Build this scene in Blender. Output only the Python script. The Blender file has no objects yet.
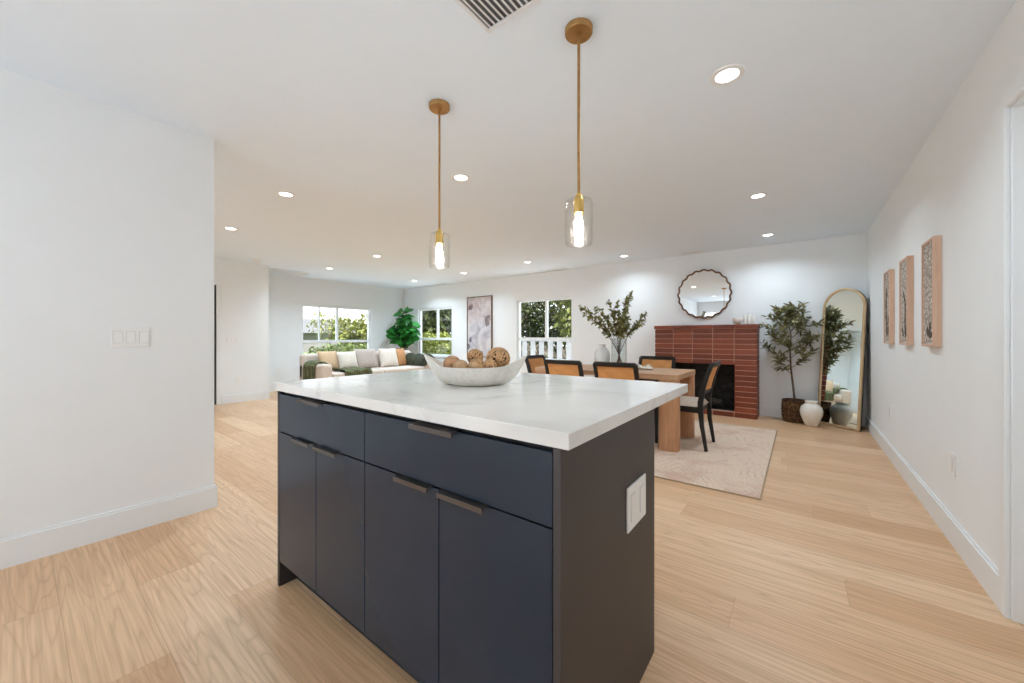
import bpy, bmesh, math, random
from mathutils import Vector, Matrix, noise
PI = math.pi
R = math.radians
scene = bpy.context.scene
COL = scene.collection

# ------------------------------------------------------------------ camera
cam_data = bpy.data.cameras.new('camera')
cam_data.sensor_width = 36.0
cam_data.lens = 378.0 * 36.0 / 1024.0
cam_data.shift_y = -4.5 / 1024.0
cam_data.clip_start = 0.02
cam_data.clip_end = 400
cam = bpy.data.objects.new('camera', cam_data)
cam.location = (0, 0, 1.13)
cam.rotation_euler = (R(90), 0, R(37.3))
COL.objects.link(cam)
scene.camera = cam

# ------------------------------------------------------------------ world, sun, exposure
world = bpy.data.worlds.new('sky')
scene.world = world
world.use_nodes = True
wn = world.node_tree.nodes
wl = world.node_tree.links
wn.clear()
w_out = wn.new('ShaderNodeOutputWorld')
w_bg = wn.new('ShaderNodeBackground')
w_grad = wn.new('ShaderNodeValToRGB')
w_tc = wn.new('ShaderNodeTexCoord')
w_sep = wn.new('ShaderNodeSeparateXYZ')
wl.new(w_tc.outputs['Generated'], w_sep.inputs[0])
wl.new(w_sep.outputs['Z'], w_grad.inputs[0])
w_grad.color_ramp.elements[0].color = (0.93, 0.97, 1.0, 1)
w_grad.color_ramp.elements[1].color = (0.62, 0.80, 1.0, 1)
wl.new(w_grad.outputs[0], w_bg.inputs['Color'])
w_bg.inputs['Strength'].default_value = 2.6
wl.new(w_bg.outputs[0], w_out.inputs['Surface'])

sun_data = bpy.data.lights.new('sun', 'SUN')
sun_data.energy = 12.0
sun_data.angle = R(1.5)
sun_data.color = (1.0, 0.985, 0.97)
sun = bpy.data.objects.new('sun', sun_data)
sun.rotation_euler = (R(40), 0, R(90))     # shines towards -X, parallel to the glazed walls: never into the rooms
sun.location = (6, -4, 12)
COL.objects.link(sun)

scene.view_settings.view_transform = 'Standard'
scene.view_settings.look = 'None'
scene.view_settings.gamma = 1.0
scene.view_settings.use_curve_mapping = False
scene.view_settings.exposure = 0.17
cy = scene.cycles
cy.use_denoising = True
cy.max_bounces = 10
cy.diffuse_bounces = 7
cy.glossy_bounces = 5
cy.transmission_bounces = 8
cy.transparent_max_bounces = 12
cy.caustics_reflective = False
cy.caustics_refractive = False
cy.sample_clamp_indirect = 6.0

LAMP_W = 8.8                 # watts of each recessed ceiling light
LAMP_COLOR = (0.73, 0.88, 1.0)

# ------------------------------------------------------------------ object helpers
def tag(o, label=None, cat=None, group=None, kind=None):
    if label: o['label'] = label
    if cat: o['category'] = cat
    if group: o['group'] = group
    if kind: o['kind'] = kind
    return o

def thing(name, label, cat, loc=(0, 0, 0), rz=0.0, group=None, kind=None):
    o = bpy.data.objects.new(name, None)
    o.empty_display_size = 0.1
    o.location = loc
    o.rotation_euler = (0, 0, rz)
    COL.objects.link(o)
    return tag(o, label, cat, group, kind)

def obj(name, bm, mat, parent=None, smooth=False, bevel=0.0, segs=2, mats=None, angle=40):
    me = bpy.data.meshes.new(name)
    bmesh.ops.recalc_face_normals(bm, faces=bm.faces)
    bm.to_mesh(me)
    bm.free()
    for m in (mats or [mat]):
        me.materials.append(m)
    if smooth:
        me.polygons.foreach_set('use_smooth', [True] * len(me.polygons))
        try:
            me.set_sharp_from_angle(angle=R(angle))
        except Exception:
            pass
    o = bpy.data.objects.new(name, me)
    COL.objects.link(o)
    if parent is not None:
        o.parent = parent
    if bevel > 0:
        md = o.modifiers.new('bevel', 'BEVEL')
        md.width = bevel
        md.segments = segs
        md.limit_method = 'ANGLE'
        md.angle_limit = R(40)
    return o

def struct(name, bm, mat, parent=None, **kw):
    o = obj(name, bm, mat, parent, **kw)
    o['kind'] = 'structure'
    return o

def kids(o):
    return [c for c in bpy.data.objects if c.parent == o]

def copy_tree(o, parent=None, label=None):
    c = o.copy()
    COL.objects.link(c)
    c.parent = parent
    for ch in kids(o):
        copy_tree(ch, c)
    if label: c['label'] = label
    return c

# ------------------------------------------------------------------ mesh helpers
def NB():
    return bmesh.new()

def box(bm, lo, hi, mat=0):
    x0, y0, z0 = lo; x1, y1, z1 = hi
    v = [bm.verts.new(p) for p in ((x0,y0,z0),(x1,y0,z0),(x1,y1,z0),(x0,y1,z0),(x0,y0,z1),(x1,y0,z1),(x1,y1,z1),(x0,y1,z1))]
    for f in ((0,3,2,1),(4,5,6,7),(0,1,5,4),(1,2,6,5),(2,3,7,6),(3,0,4,7)):
        fc = bm.faces.new([v[i] for i in f]); fc.material_index = mat
    return bm

def B(lo, hi):
    return box(NB(), lo, hi)

def prism(bm, pts, z0, z1):
    n = len(pts)
    a = [bm.verts.new((p[0], p[1], z0)) for p in pts]
    b = [bm.verts.new((p[0], p[1], z1)) for p in pts]
    bm.faces.new(list(reversed(a))); bm.faces.new(b)
    for i in range(n):
        j = (i + 1) % n
        bm.faces.new((a[i], a[j], b[j], b[i]))
    return bm

def lathe(bm, prof, segs=32, c=(0, 0, 0), wob=None):
    """prof: (r, z) pairs bottom to top"""
    rings = []
    for r, z in prof:
        if r < 1e-6:
            rings.append([bm.verts.new((c[0], c[1], c[2] + z))])
        else:
            row = []
            for k in range(segs):
                a = 2 * PI * k / segs
                rr = r * (1 + (wob(a, z) if wob else 0))
                row.append(bm.verts.new((c[0] + rr * math.cos(a), c[1] + rr * math.sin(a), c[2] + z)))
            rings.append(row)
    for A, Bq in zip(rings, rings[1:]):
        if len(A) == 1 and len(Bq) == 1: continue
        for k in range(segs):
            j = (k + 1) % segs
            if len(A) == 1: bm.faces.new((A[0], Bq[k], Bq[j]))
            elif len(Bq) == 1: bm.faces.new((A[k], A[j], Bq[0]))
            else: bm.faces.new((A[k], A[j], Bq[j], Bq[k]))
    return bm

def tube(bm, pts, rad, segs=8, closed=False, flat=1.0):
    pts = [Vector(p) for p in pts]
    n = len(pts)
    rad = rad if isinstance(rad, (list, tuple)) else [rad] * n
    rings = []
    prev = None
    for i, p in enumerate(pts):
        if closed: t = pts[(i + 1) % n] - pts[i - 1]
        else: t = pts[min(i + 1, n - 1)] - pts[max(i - 1, 0)]
        if t.length < 1e-9: t = Vector((0, 0, 1))
        t.normalize()
        if prev is None:
            u = t.cross(Vector((0, 0, 1)))
            if u.length < 0.05: u = t.cross(Vector((0, 1, 0)))
        else:
            u = prev - t * prev.dot(t)
        u.normalize(); prev = u
        w = t.cross(u)
        rings.append([bm.verts.new(p + (u * math.cos(2*PI*k/segs) + w * math.sin(2*PI*k/segs) * flat) * rad[i]) for k in range(segs)])
    m = n if closed else n - 1
    for i in range(m):
        A, Bq = rings[i], rings[(i + 1) % n]
        for k in range(segs):
            j = (k + 1) % segs
            bm.faces.new((A[k], A[j], Bq[j], Bq[k]))
    if not closed:
        bm.faces.new(list(reversed(rings[0]))); bm.faces.new(rings[-1])
    return bm

def bar(bm, pts, ws, ds, side=(1, 0, 0)):
    """rectangular section swept along pts; width ws along `side`, depth ds across"""
    pts = [Vector(p) for p in pts]; side = Vector(side).normalized()
    n = len(pts)
    ws = ws if isinstance(ws, (list, tuple)) else [ws] * n
    ds = ds if isinstance(ds, (list, tuple)) else [ds] * n
    rings = []
    for i, p in enumerate(pts):
        t = (pts[min(i + 1, n - 1)] - pts[max(i - 1, 0)]).normalized()
        d = t.cross(side).normalized()
        rings.append([bm.verts.new(p + side * a * ws[i] / 2 + d * b * ds[i] / 2) for a, b in ((-1,-1),(1,-1),(1,1),(-1,1))])
    for A, Bq in zip(rings, rings[1:]):
        for k in range(4):
            j = (k + 1) % 4
            bm.faces.new((A[k], A[j], Bq[j], Bq[k]))
    bm.faces.new(list(reversed(rings[0]))); bm.faces.new(rings[-1])
    return bm

def leaf(bm, p, d, up, L, W, fold=0.25, droop=0.2, mat=0):
    """pointed leaf with a folded midrib"""
    p = Vector(p); d = Vector(d).normalized(); up = Vector(up)
    s = d.cross(up)
    if s.length < 1e-3: s = d.cross(Vector((0.3, 1, 0.2)))
    s.normalize(); n = s.cross(d).normalized()
    st = ((0, 0), (0.25, 0.8), (0.55, 1.0), (0.82, 0.6), (1, 0))
    mid = [bm.verts.new(p + d * L * t - n * L * droop * t * t) for t, w in st]
    for sg in (-1, 1):
        e = []
        for (t, w), m in zip(st, mid):
            e.append(m if w == 0 else bm.verts.new(m.co + s * sg * W * w / 2 + n * fold * W * w / 2))
        for i in range(len(st) - 1):
            vs = [mid[i], mid[i+1], e[i+1], e[i]]
            u = []
            for v in vs:
                if v not in u: u.append(v)
            if len(u) >= 3:
                f = bm.faces.new(u); f.material_index = mat; f.smooth = True

def ball(bm, c, r, seg=20, rings=12, sc=(1, 1, 1)):
    bmesh.ops.create_uvsphere(bm, u_segments=seg, v_segments=rings, radius=1.0,
        matrix=Matrix.Translation(c) @ Matrix.Diagonal((r*sc[0], r*sc[1], r*sc[2], 1)))
    return bm

def rounded_rect(w, d, r, n=6):
    pts = []
    for cx, cyy, a0 in ((w/2-r, d/2-r, 0), (-w/2+r, d/2-r, 90), (-w/2+r, -d/2+r, 180), (w/2-r, -d/2+r, 270)):
        for k in range(n + 1):
            a = R(a0 + 90 * k / n)
            pts.append((cx + r * math.cos(a), cyy + r * math.sin(a)))
    return pts

# ------------------------------------------------------------------ material helpers
class NT:
    def __init__(s, name):
        s.m = bpy.data.materials.new(name); s.m.use_nodes = True
        s.t = s.m.node_tree; s.n = s.t.nodes; s.l = s.t.links
        s.b = s.n['Principled BSDF']
    def new(s, kind, **kw):
        nd = s.n.new('ShaderNode' + kind)
        for k, v in kw.items():
            if k.startswith('i_'):
                nd.inputs[k[2:].replace('_', ' ')].default_value = v
            else: setattr(nd, k, v)
        return nd
    def lk(s, a, b): s.l.new(a, b)
    def math(s, op, a, b=None, c=None):
        nd = s.n.new('ShaderNodeMath'); nd.operation = op
        for i, v in enumerate((a, b, c)):
            if v is None: continue
            if isinstance(v, (int, float)): nd.inputs[i].default_value = v
            else: s.l.new(v, nd.inputs[i])
        return nd.outputs[0]
    def comb(s, x, y, z):
        nd = s.n.new('ShaderNodeCombineXYZ')
        for i, v in enumerate((x, y, z)):
            if isinstance(v, (int, float)): nd.inputs[i].default_value = v
            else: s.l.new(v, nd.inputs[i])
        return nd.outputs[0]
    def obco(s):
        tc = s.n.new('ShaderNodeTexCoord'); return tc.outputs['Object']
    def sep(s, v):
        nd = s.n.new('ShaderNodeSeparateXYZ'); s.l.new(v, nd.inputs[0]); return nd.outputs
    def mapv(s, v, scale=(1,1,1), loc=(0,0,0), rot=(0,0,0)):
        nd = s.n.new('ShaderNodeMapping')
        nd.inputs['Scale'].default_value = scale; nd.inputs['Location'].default_value = loc; nd.inputs['Rotation'].default_value = rot
        s.l.new(v, nd.inputs['Vector']); return nd.outputs[0]
    def noise(s, v, scale=5, detail=3, rough=0.5, dist=0.0, out='Fac'):
        nd = s.n.new('ShaderNodeTexNoise'); s.l.new(v, nd.inputs['Vector'])
        nd.inputs['Scale'].default_value = scale; nd.inputs['Detail'].default_value = detail
        nd.inputs['Roughness'].default_value = rough; nd.inputs['Distortion'].default_value = dist
        return nd.outputs[out]
    def ramp(s, fac, stops, interp='LINEAR'):
        nd = s.n.new('ShaderNodeValToRGB'); cr = nd.color_ramp; cr.interpolation = interp
        while len(cr.elements) < len(stops): cr.elements.new(0.5)
        for e, (p, c) in zip(cr.elements, stops):
            e.position = p
            e.color = (c, c, c, 1) if isinstance(c, (int, float)) else (*c, 1)
        s.l.new(fac, nd.inputs[0]); return nd.outputs[0]
    def mix(s, fac, a, b, mode='MIX'):
        nd = s.n.new('ShaderNodeMix'); nd.data_type = 'RGBA'; nd.blend_type = mode
        for i, v in ((0, fac), (6, a), (7, b)):
            if isinstance(v, (int, float)): nd.inputs[i].default_value = v
            elif isinstance(v, tuple): nd.inputs[i].default_value = (*v, 1)
            else: s.l.new(v, nd.inputs[i])
        return nd.outputs[2]
    def bump(s, h, strength=0.2, dist=0.01):
        nd = s.n.new('ShaderNodeBump'); nd.inputs['Strength'].default_value = strength; nd.inputs['Distance'].default_value = dist
        s.l.new(h, nd.inputs['Height']); s.l.new(nd.outputs[0], s.b.inputs['Normal'])
    def color(s, c):
        if isinstance(c, tuple): s.b.inputs['Base Color'].default_value = (*c, 1)
        else: s.l.new(c, s.b.inputs['Base Color'])
    def set(s, rough=None, metal=None, spec=None):
        if rough is not None: s.b.inputs['Roughness'].default_value = rough
        if metal is not None: s.b.inputs['Metallic'].default_value = metal
        if spec is not None: s.b.inputs['Specular IOR Level'].default_value = spec

def mat(name, c, rough=0.5, metal=0.0, var=0.06, scale=6.0, bump=0.0, bscale=200.0, spec=None):
    """plain material with a faint procedural variation"""
    t = NT(name)
    co = t.obco()
    f = t.noise(co, scale, 3)
    lo = tuple(x * (1 - var) for x in c); hi = tuple(min(1, x * (1 + var)) for x in c)
    t.color(t.ramp(f, ((0.3, lo), (0.7, hi))))
    t.set(rough, metal, spec)
    if bump:
        t.bump(t.noise(co, bscale, 2), bump, 0.002)
    return t.m

def srgb(r, g, b):
    def c(v):
        v /= 255.0
        return v / 12.92 if v <= 0.04045 else ((v + 0.055) / 1.055) ** 2.4
    return (c(r), c(g), c(b))

def emis(name, c, s):
    t = NT(name)
    t.color((0.8, 0.8, 0.8))
    t.b.inputs['Emission Color'].default_value = (*c, 1)
    t.b.inputs['Emission Strength'].default_value = s
    return t.m

def glassmat(name, tint=(1, 1, 1), gloss=1.0, rough=0.0, bump=None):
    t = NT(name)
    t.n.remove(t.b)
    out = t.n['Material Output']
    tr = t.new('BsdfTransparent'); tr.inputs[0].default_value = (*tint, 1)
    gl = t.new('BsdfGlossy'); gl.inputs['Roughness'].default_value = rough
    fr = t.new('LayerWeight'); fr.inputs['Blend'].default_value = 0.5
    mx = t.new('MixShader')
    fac = t.math('MULTIPLY', t.math('MULTIPLY_ADD', t.math('POWER', fr.outputs['Facing'], 4.0), 0.75, 0.04), gloss)
    t.lk(fac, mx.inputs[0]); t.lk(tr.outputs[0], mx.inputs[1]); t.lk(gl.outputs[0], mx.inputs[2])
    if bump:
        nd = t.new('Bump'); nd.inputs['Strength'].default_value = bump; nd.inputs['Distance'].default_value = 0.004
        t.lk(t.noise(t.obco(), 90, 2), nd.inputs['Height'])
        t.lk(nd.outputs[0], gl.inputs['Normal']); t.lk(nd.outputs[0], fr.inputs['Normal'])
    t.lk(mx.outputs[0], out.inputs['Surface'])
    return t.m

M = {}
M['wall'] = mat('white_wall_paint', (0.84, 0.855, 0.86), 0.75, var=0.008, bump=0.04, bscale=120)
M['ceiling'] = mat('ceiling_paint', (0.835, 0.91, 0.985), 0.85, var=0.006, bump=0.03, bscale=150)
M['trim'] = mat('white_trim_paint', (0.82, 0.835, 0.84), 0.4, var=0.01)
M['vinyl'] = mat('white_vinyl', (0.85, 0.87, 0.88), 0.35, var=0.01)
M['plate'] = mat('white_plastic', (0.86, 0.86, 0.85), 0.3, var=0.01)
M['plate_gap'] = mat('shadow_grey_plastic', (0.52, 0.52, 0.52), 0.5)
M['door_dark'] = mat('dark_door_paint', (0.03, 0.03, 0.03), 0.5)
M['navy'] = mat('navy_lacquer', (0.019, 0.030, 0.048), 0.25, var=0.10, scale=3, spec=0.36)
M['side_warm_reflection'] = mat('warm_reflection_end_panel', (0.044, 0.037, 0.036), 0.5, var=0.06, scale=3)  # navy panel with a warm reflection mixed into its brown base colour
M['dark_gap'] = mat('black_carcass', (0.008, 0.008, 0.01), 0.7)
M['pull'] = mat('black_bronze_pull', (0.13, 0.115, 0.105), 0.32, metal=0.8)
M['brass'] = mat('aged_brass', (0.43, 0.24, 0.085), 0.4, metal=0.7, var=0.15, scale=25)
M['gold'] = mat('polished_gold', (0.80, 0.52, 0.13), 0.3, metal=0.8)
M['copper'] = mat('copper_bronze_frame', (0.17, 0.085, 0.045), 0.4, metal=0.6, var=0.2, scale=20)
M['goldframe'] = mat('champagne_gold_frame', (0.62, 0.44, 0.25), 0.38, metal=0.35, var=0.1)
M['backing'] = mat('dark_backing', (0.035, 0.033, 0.032), 0.8)
M['ceramic'] = mat('cream_matte_ceramic', (0.82, 0.77, 0.69), 0.55, var=0.05, scale=12, bump=0.1, bscale=60)
M['bowl'] = mat('speckled_white_stoneware', (0.74, 0.70, 0.63), 0.45, var=0.06, scale=60, bump=0.08, bscale=90)
M['frost'] = mat('white_ribbed_vase_glaze', (0.88, 0.88, 0.87), 0.35, var=0.03)
M['black_wood'] = mat('black_stained_wood', (0.006, 0.005, 0.0045), 0.42, var=0.2)
M['linen'] = mat('oatmeal_linen', (0.60, 0.485, 0.385), 0.9, var=0.08, scale=40, bump=0.3, bscale=500)
M['sofa'] = mat('blush_beige_upholstery', (0.66, 0.56, 0.48), 0.9, var=0.05, scale=30, bump=0.25, bscale=400)
M['cush_light'] = mat('ivory_cushion_weave', (0.73, 0.645, 0.56), 0.9, var=0.12, scale=50, bump=0.3, bscale=300)
M['cush_grey'] = mat('greige_cushion_weave', (0.49, 0.41, 0.36), 0.9, var=0.06, scale=30, bump=0.3, bscale=400)
M['cush_tan'] = mat('tan_cushion_weave', (0.60, 0.41, 0.25), 0.9, var=0.08, scale=30, bump=0.3, bscale=400)
M['cush_caramel'] = mat('caramel_cushion_leather', (0.52, 0.25, 0.10), 0.6, var=0.1, scale=20)
M['soil'] = mat('potting_soil', (0.05, 0.035, 0.025), 0.95, var=0.3, scale=60)
M['bark'] = mat('brown_bark', (0.13, 0.085, 0.055), 0.85, var=0.3, scale=40, bump=0.4, bscale=120)
M['wax'] = mat('ivory_wax', (0.82, 0.80, 0.74), 0.5, var=0.02)
M['steel'] = mat('blackened_steel', (0.06, 0.055, 0.055), 0.45, metal=0.7)
M['mortar'] = mat('pale_red_mortar', (0.52, 0.30, 0.22), 0.95, var=0.15, scale=40)
M['soot'] = mat('sooty_firebrick', (0.022, 0.019, 0.017), 0.9, var=0.6, scale=14, bump=0.4, bscale=60)
M['log'] = mat('charred_log', (0.06, 0.045, 0.035), 0.9, var=0.4, scale=30, bump=0.5, bscale=80)
M['grass'] = mat('yard_grass', (0.16, 0.24, 0.07), 0.95, var=0.3, scale=3)
M['bounce_pale'] = mat('pale_bounce_slab', (0.70, 0.73, 0.76), 0.9, var=0.06, scale=3)  # pale tone for the added slabs that bounce sunlight indoors
M['fence'] = mat('white_fence_paint', (0.40, 0.38, 0.365), 0.6, var=0.06, scale=10)
M['house_wall'] = mat('pale_stucco', (0.16, 0.15, 0.145), 0.9, var=0.05)
M['house_roof'] = mat('pale_grey_shingle', (0.12, 0.115, 0.115), 0.9, var=0.15, scale=8)
M['garage'] = mat('dim_garage_door', (0.16, 0.15, 0.15), 0.7)
M['mirror'] = mat('silvered_glass', (0.88, 0.90, 0.90), 0.0, metal=1.0, var=0.0)
M['mirror_tint'] = mat('silvered_glass_green_tint', (0.80, 0.88, 0.87), 0.0, metal=1.0, var=0.0)
M['pane'] = glassmat('window_glass', (0.98, 0.985, 0.985), 0.5)
M['shade'] = glassmat('bubbled_clear_glass', (0.985, 0.98, 0.975), 0.9, 0.03, bump=0.8)
M['vase_glass'] = glassmat('clear_vase_glass', (0.93, 0.95, 0.95), 1.3, 0.02, bump=0.35)
M['lamp_face'] = emis('lit_led_diffuser', (1, 1, 1), 6.0)
M['filament'] = emis('lit_filament_bulb', (1.0, 0.93, 0.82), 60.0)
M['water'] = glassmat('water', (0.9, 0.95, 0.95), 0.6)

def leafmat(name, c, var=0.35, rough=0.55, trans=0.25):
    t = NT(name)
    g = t.new('NewGeometry')
    f = t.noise(t.obco(), 9, 2)
    rnd = t.math('ADD', t.math('MULTIPLY', g.outputs['Random Per Island'], 0.7), t.math('MULTIPLY', f, 0.3))
    lo = tuple(x * (1 - var) for x in c); hi = tuple(min(1, x * (1 + var)) for x in c)
    t.color(t.ramp(rnd, ((0.15, lo), (0.85, hi))))
    t.set(rough)
    if trans:
        tl = t.new('BsdfTranslucent'); tl.inputs[0].default_value = (*tuple(min(1, x*1.4) for x in c), 1)
        mx = t.new('MixShader'); mx.inputs[0].default_value = trans
        out = t.n['Material Output']
        t.lk(t.b.outputs[0], mx.inputs[1]); t.lk(tl.outputs[0], mx.inputs[2]); t.lk(mx.outputs[0], out.inputs['Surface'])
    return t.m
M['leaf_olive'] = leafmat('dark_olive_leaf', (0.23, 0.225, 0.085), 0.6)
M['leaf_ruscus'] = leafmat('deep_green_pointed_leaf', (0.24, 0.225, 0.11), 0.75)
M['leaf_fig'] = leafmat('glossy_fig_leaf', (0.035, 0.20, 0.035), 0.65, 0.3)
M['leaf_tree'] = leafmat('yard_tree_leaf', (0.16, 0.165, 0.03), 0.6)
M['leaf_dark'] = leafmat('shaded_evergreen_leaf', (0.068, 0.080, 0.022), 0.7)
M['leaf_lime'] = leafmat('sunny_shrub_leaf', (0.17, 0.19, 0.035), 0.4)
M['leaf_dry'] = leafmat('dry_tan_leaf', (0.20, 0.16, 0.12), 0.5)
M['leaf_hedge'] = leafmat('hedge_leaf', (0.10, 0.13, 0.03), 0.4)

def floor_mat():
    t = NT('light_oak_planks')
    x, y, z = t.sep(t.obco())
    W, L = 0.223, 1.55
    row = t.math('FLOOR', t.math('DIVIDE', t.math('SUBTRACT', y, 0.112), W))
    wn1 = t.new('TexWhiteNoise', noise_dimensions='1D'); t.lk(row, wn1.inputs['W'])
    xs = t.math('ADD', x, t.math('MULTIPLY', wn1.outputs['Value'], L * 3.7))
    colm = t.math('FLOOR', t.math('DIVIDE', xs, L))
    wn2 = t.new('TexWhiteNoise', noise_dimensions='2D'); t.lk(t.comb(row, colm, 0), wn2.inputs['Vector'])
    pid = wn2.outputs['Value']
    # cathedral grain: contour lines of a stretched noise
    v = t.comb(t.math('MULTIPLY', x, 0.50), t.math('MULTIPLY', y, 6.0), t.math('MULTIPLY', pid, 31.0))
    n = t.noise(v, 1.5, 1.5, 0.4, 0.2)
    rings = t.math('PINGPONG', t.math('MULTIPLY', n, 30.0), 1.0)
    ringc = t.ramp(rings, ((0.0, 0.0), (0.20, 0.7), (0.6, 1.0)))
    v2 = t.comb(t.math('MULTIPLY', x, 2.2), t.math('MULTIPLY', y, 85.0), t.math('MULTIPLY', pid, 13.0))
    fine = t.noise(v2, 1.0, 3, 0.6)
    base = t.ramp(pid, ((0.0, srgb(212, 169, 130)), (0.35, srgb(222, 182, 144)), (0.7, srgb(234, 200, 164)), (1.0, srgb(217, 176, 136))))
    c1 = t.mix(t.math('MULTIPLY', t.math('SUBTRACT', 1.0, ringc), 0.30), base, srgb(164, 118, 82))
    c2 = t.mix(t.math('MULTIPLY', t.ramp(fine, ((0.35, 1.0), (0.62, 0.0))), 0.45), c1, srgb(178, 136, 98))
    # plank joints
    fy = t.math('FRACT', t.math('DIVIDE', t.math('SUBTRACT', y, 0.112), W))
    fx = t.math('FRACT', t.math('DIVIDE', xs, L))
    ey = t.math('MINIMUM', fy, t.math('SUBTRACT', 1.0, fy)); ex = t.math('MINIMUM', fx, t.math('SUBTRACT', 1.0, fx))
    gy = t.math('LESS_THAN', ey, 0.0065); gx = t.math('LESS_THAN', ex, 0.0009)
    gap = t.math('MAXIMUM', gy, gx)
    c3 = t.mix(t.math('MULTIPLY', gap, 0.38), c2, srgb(160, 122, 88))
    t.color(c3)
    t.set(0.42, spec=0.35)
    h = t.math('SUBTRACT', t.math('MULTIPLY', ringc, 0.25), gap)
    t.bump(h, 0.12, 0.002)
    return t.m
M['floor'] = floor_mat()

def marble_mat():
    t = NT('white_quartz_with_grey_veins')
    co = t.obco()
    w = t.noise(co, 1.4, 4, 0.55, out='Color')
    vv = t.new('VectorMath', operation='MULTIPLY_ADD'); t.lk(w, vv.inputs[0]); vv.inputs[1].default_value = (0.9, 0.9, 0.4); t.lk(co, vv.inputs[2])
    n1 = t.noise(t.mapv(vv.outputs[0], (0.75, 1.7, 1.2), (3.1, 0.4, 0), (0, 0, R(-24))), 1.15, 1.0, 0.4)
    vein = t.ramp(t.math('ABSOLUTE', t.math('SUBTRACT', n1, 0.5)), ((0.0, 1.0), (0.012, 0.5), (0.04, 0.0)))
    n2 = t.noise(t.mapv(vv.outputs[0], (1.6, 2.6, 2), (7.7, 2.2, 0), (0, 0, R(35))), 1.9, 2.0, 0.5)
    vein2 = t.ramp(t.math('ABSOLUTE', t.math('SUBTRACT', n2, 0.52)), ((0.0, 0.8), (0.012, 0.25), (0.03, 0.0)))
    cloud = t.noise(co, 2.2, 4)
    base = t.ramp(cloud, ((0.35, srgb(226, 223, 219)), (0.65, srgb(238, 236, 233))))
    msk = t.ramp(t.noise(t.mapv(co, (1, 1, 1), (4, 1, 0)), 1.7, 2), ((0.40, 0.0), (0.60, 1.0)))
    v = t.math('MAXIMUM', vein, t.math('MULTIPLY', vein2, 0.8))
    t.color(t.mix(t.math('MULTIPLY', t.math('MULTIPLY', v, msk), 0.62), base, srgb(142, 136, 134)))
    t.set(0.16, spec=0.5)
    return t.m
M['marble'] = marble_mat()

def oak_mat(name, a, b, axis=(1, 14, 14), rough=0.5):
    t = NT(name)
    co = t.mapv(t.obco(), axis)
    n = t.noise(co, 2.2, 4, 0.6, 0.6)
    f = t.noise(t.mapv(t.obco(), tuple(k * 5 for k in axis)), 3, 2)
    t.color(t.mix(0.3, t.ramp(n, ((0.3, a), (0.7, b))), t.ramp(f, ((0.35, a), (0.65, b)))))
    t.set(rough)
    t.bump(f, 0.1, 0.001)
    return t.m
M['table_wood'] = oak_mat('warm_oak_tabletop', srgb(176, 134, 100), srgb(208, 168, 132))
M['table_leg'] = oak_mat('warm_oak_upright', srgb(170, 118, 82), srgb(206, 156, 116), (14, 14, 1))
M['art_frame'] = oak_mat('pale_tan_wood', srgb(200, 164, 138), srgb(222, 188, 164), (14, 14, 1))

def weave_mat(name, a, b, sc=90, rough=0.7):
    t = NT(name)
    co = t.obco()
    w1 = t.new('TexWave', bands_direction='X'); w1.inputs['Scale'].default_value = sc; t.lk(co, w1.inputs['Vector'])
    w2 = t.new('TexWave', bands_direction='Z'); w2.inputs['Scale'].default_value = sc; t.lk(co, w2.inputs['Vector'])
    f = t.math('MULTIPLY', w1.outputs['Fac'], w2.outputs['Fac'])
    n = t.noise(co, 14, 3)
    t.color(t.mix(t.math('MULTIPLY', f, 0.7), t.ramp(n, ((0.3, a), (0.7, b))), tuple(min(1, k * 1.25) for k in b)))
    t.set(rough); t.bump(f, 0.4, 0.002)
    return t.m
def basket_mat():
    t = NT('woven_seagrass')
    co = t.obco()
    v = t.new('TexVoronoi'); v.inputs['Scale'].default_value = 62; t.lk(t.mapv(co, (1, 1, 1.3)), v.inputs['Vector'])
    n = t.noise(co, 40, 3, 0.7)
    c = t.ramp(n, ((0.34, srgb(58, 36, 20)), (0.5, srgb(128, 88, 50)), (0.66, srgb(176, 132, 84))))
    t.color(t.mix(t.ramp(v.outputs['Distance'], ((0.30, 0.0), (0.55, 0.85))), c, srgb(40, 26, 16)))
    t.set(0.8); t.bump(v.outputs['Distance'], 0.5, 0.004)
    return t.m
M['cane'] = weave_mat('woven_tan_cane', srgb(206, 140, 80), srgb(224, 162, 100))
M['basket'] = basket_mat()
M['rattan'] = mat('twisted_rattan', (0.56, 0.33, 0.16), 0.7, var=0.35, scale=40)
M['core'] = mat('dark_wicker_core', (0.06, 0.03, 0.016), 0.9, var=0.3, scale=40)
M['ball_wood'] = mat('turned_tan_wood', (0.46, 0.25, 0.13), 0.6, var=0.35, scale=30, bump=0.5, bscale=90)
M['ball_cork'] = mat('sandy_cork', (0.50, 0.32, 0.18), 0.85, var=0.3, scale=45, bump=0.6, bscale=120)

def throw_mat(name, a, b, sc):
    t = NT(name)
    co = t.obco()
    w = t.new('TexWave', bands_direction='Y'); w.inputs['Scale'].default_value = sc; w.inputs['Distortion'].default_value = 3; t.lk(co, w.inputs['Vector'])
    n = t.noise(co, 60, 3)
    f = t.math('MULTIPLY', t.math('ADD', w.outputs['Fac'], n), 0.5)
    t.color(t.ramp(f, ((0.2, a), (0.8, b)))); t.set(0.95); t.bump(f, 0.6, 0.01)
    return t.m
M['throw_green'] = throw_mat('ribbed_green_knit', (0.050, 0.058, 0.022), (0.17, 0.175, 0.080), 9)
M['throw_olive'] = throw_mat('dark_olive_chenille', (0.016, 0.020, 0.010), (0.07, 0.075, 0.045), 14)

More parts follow.
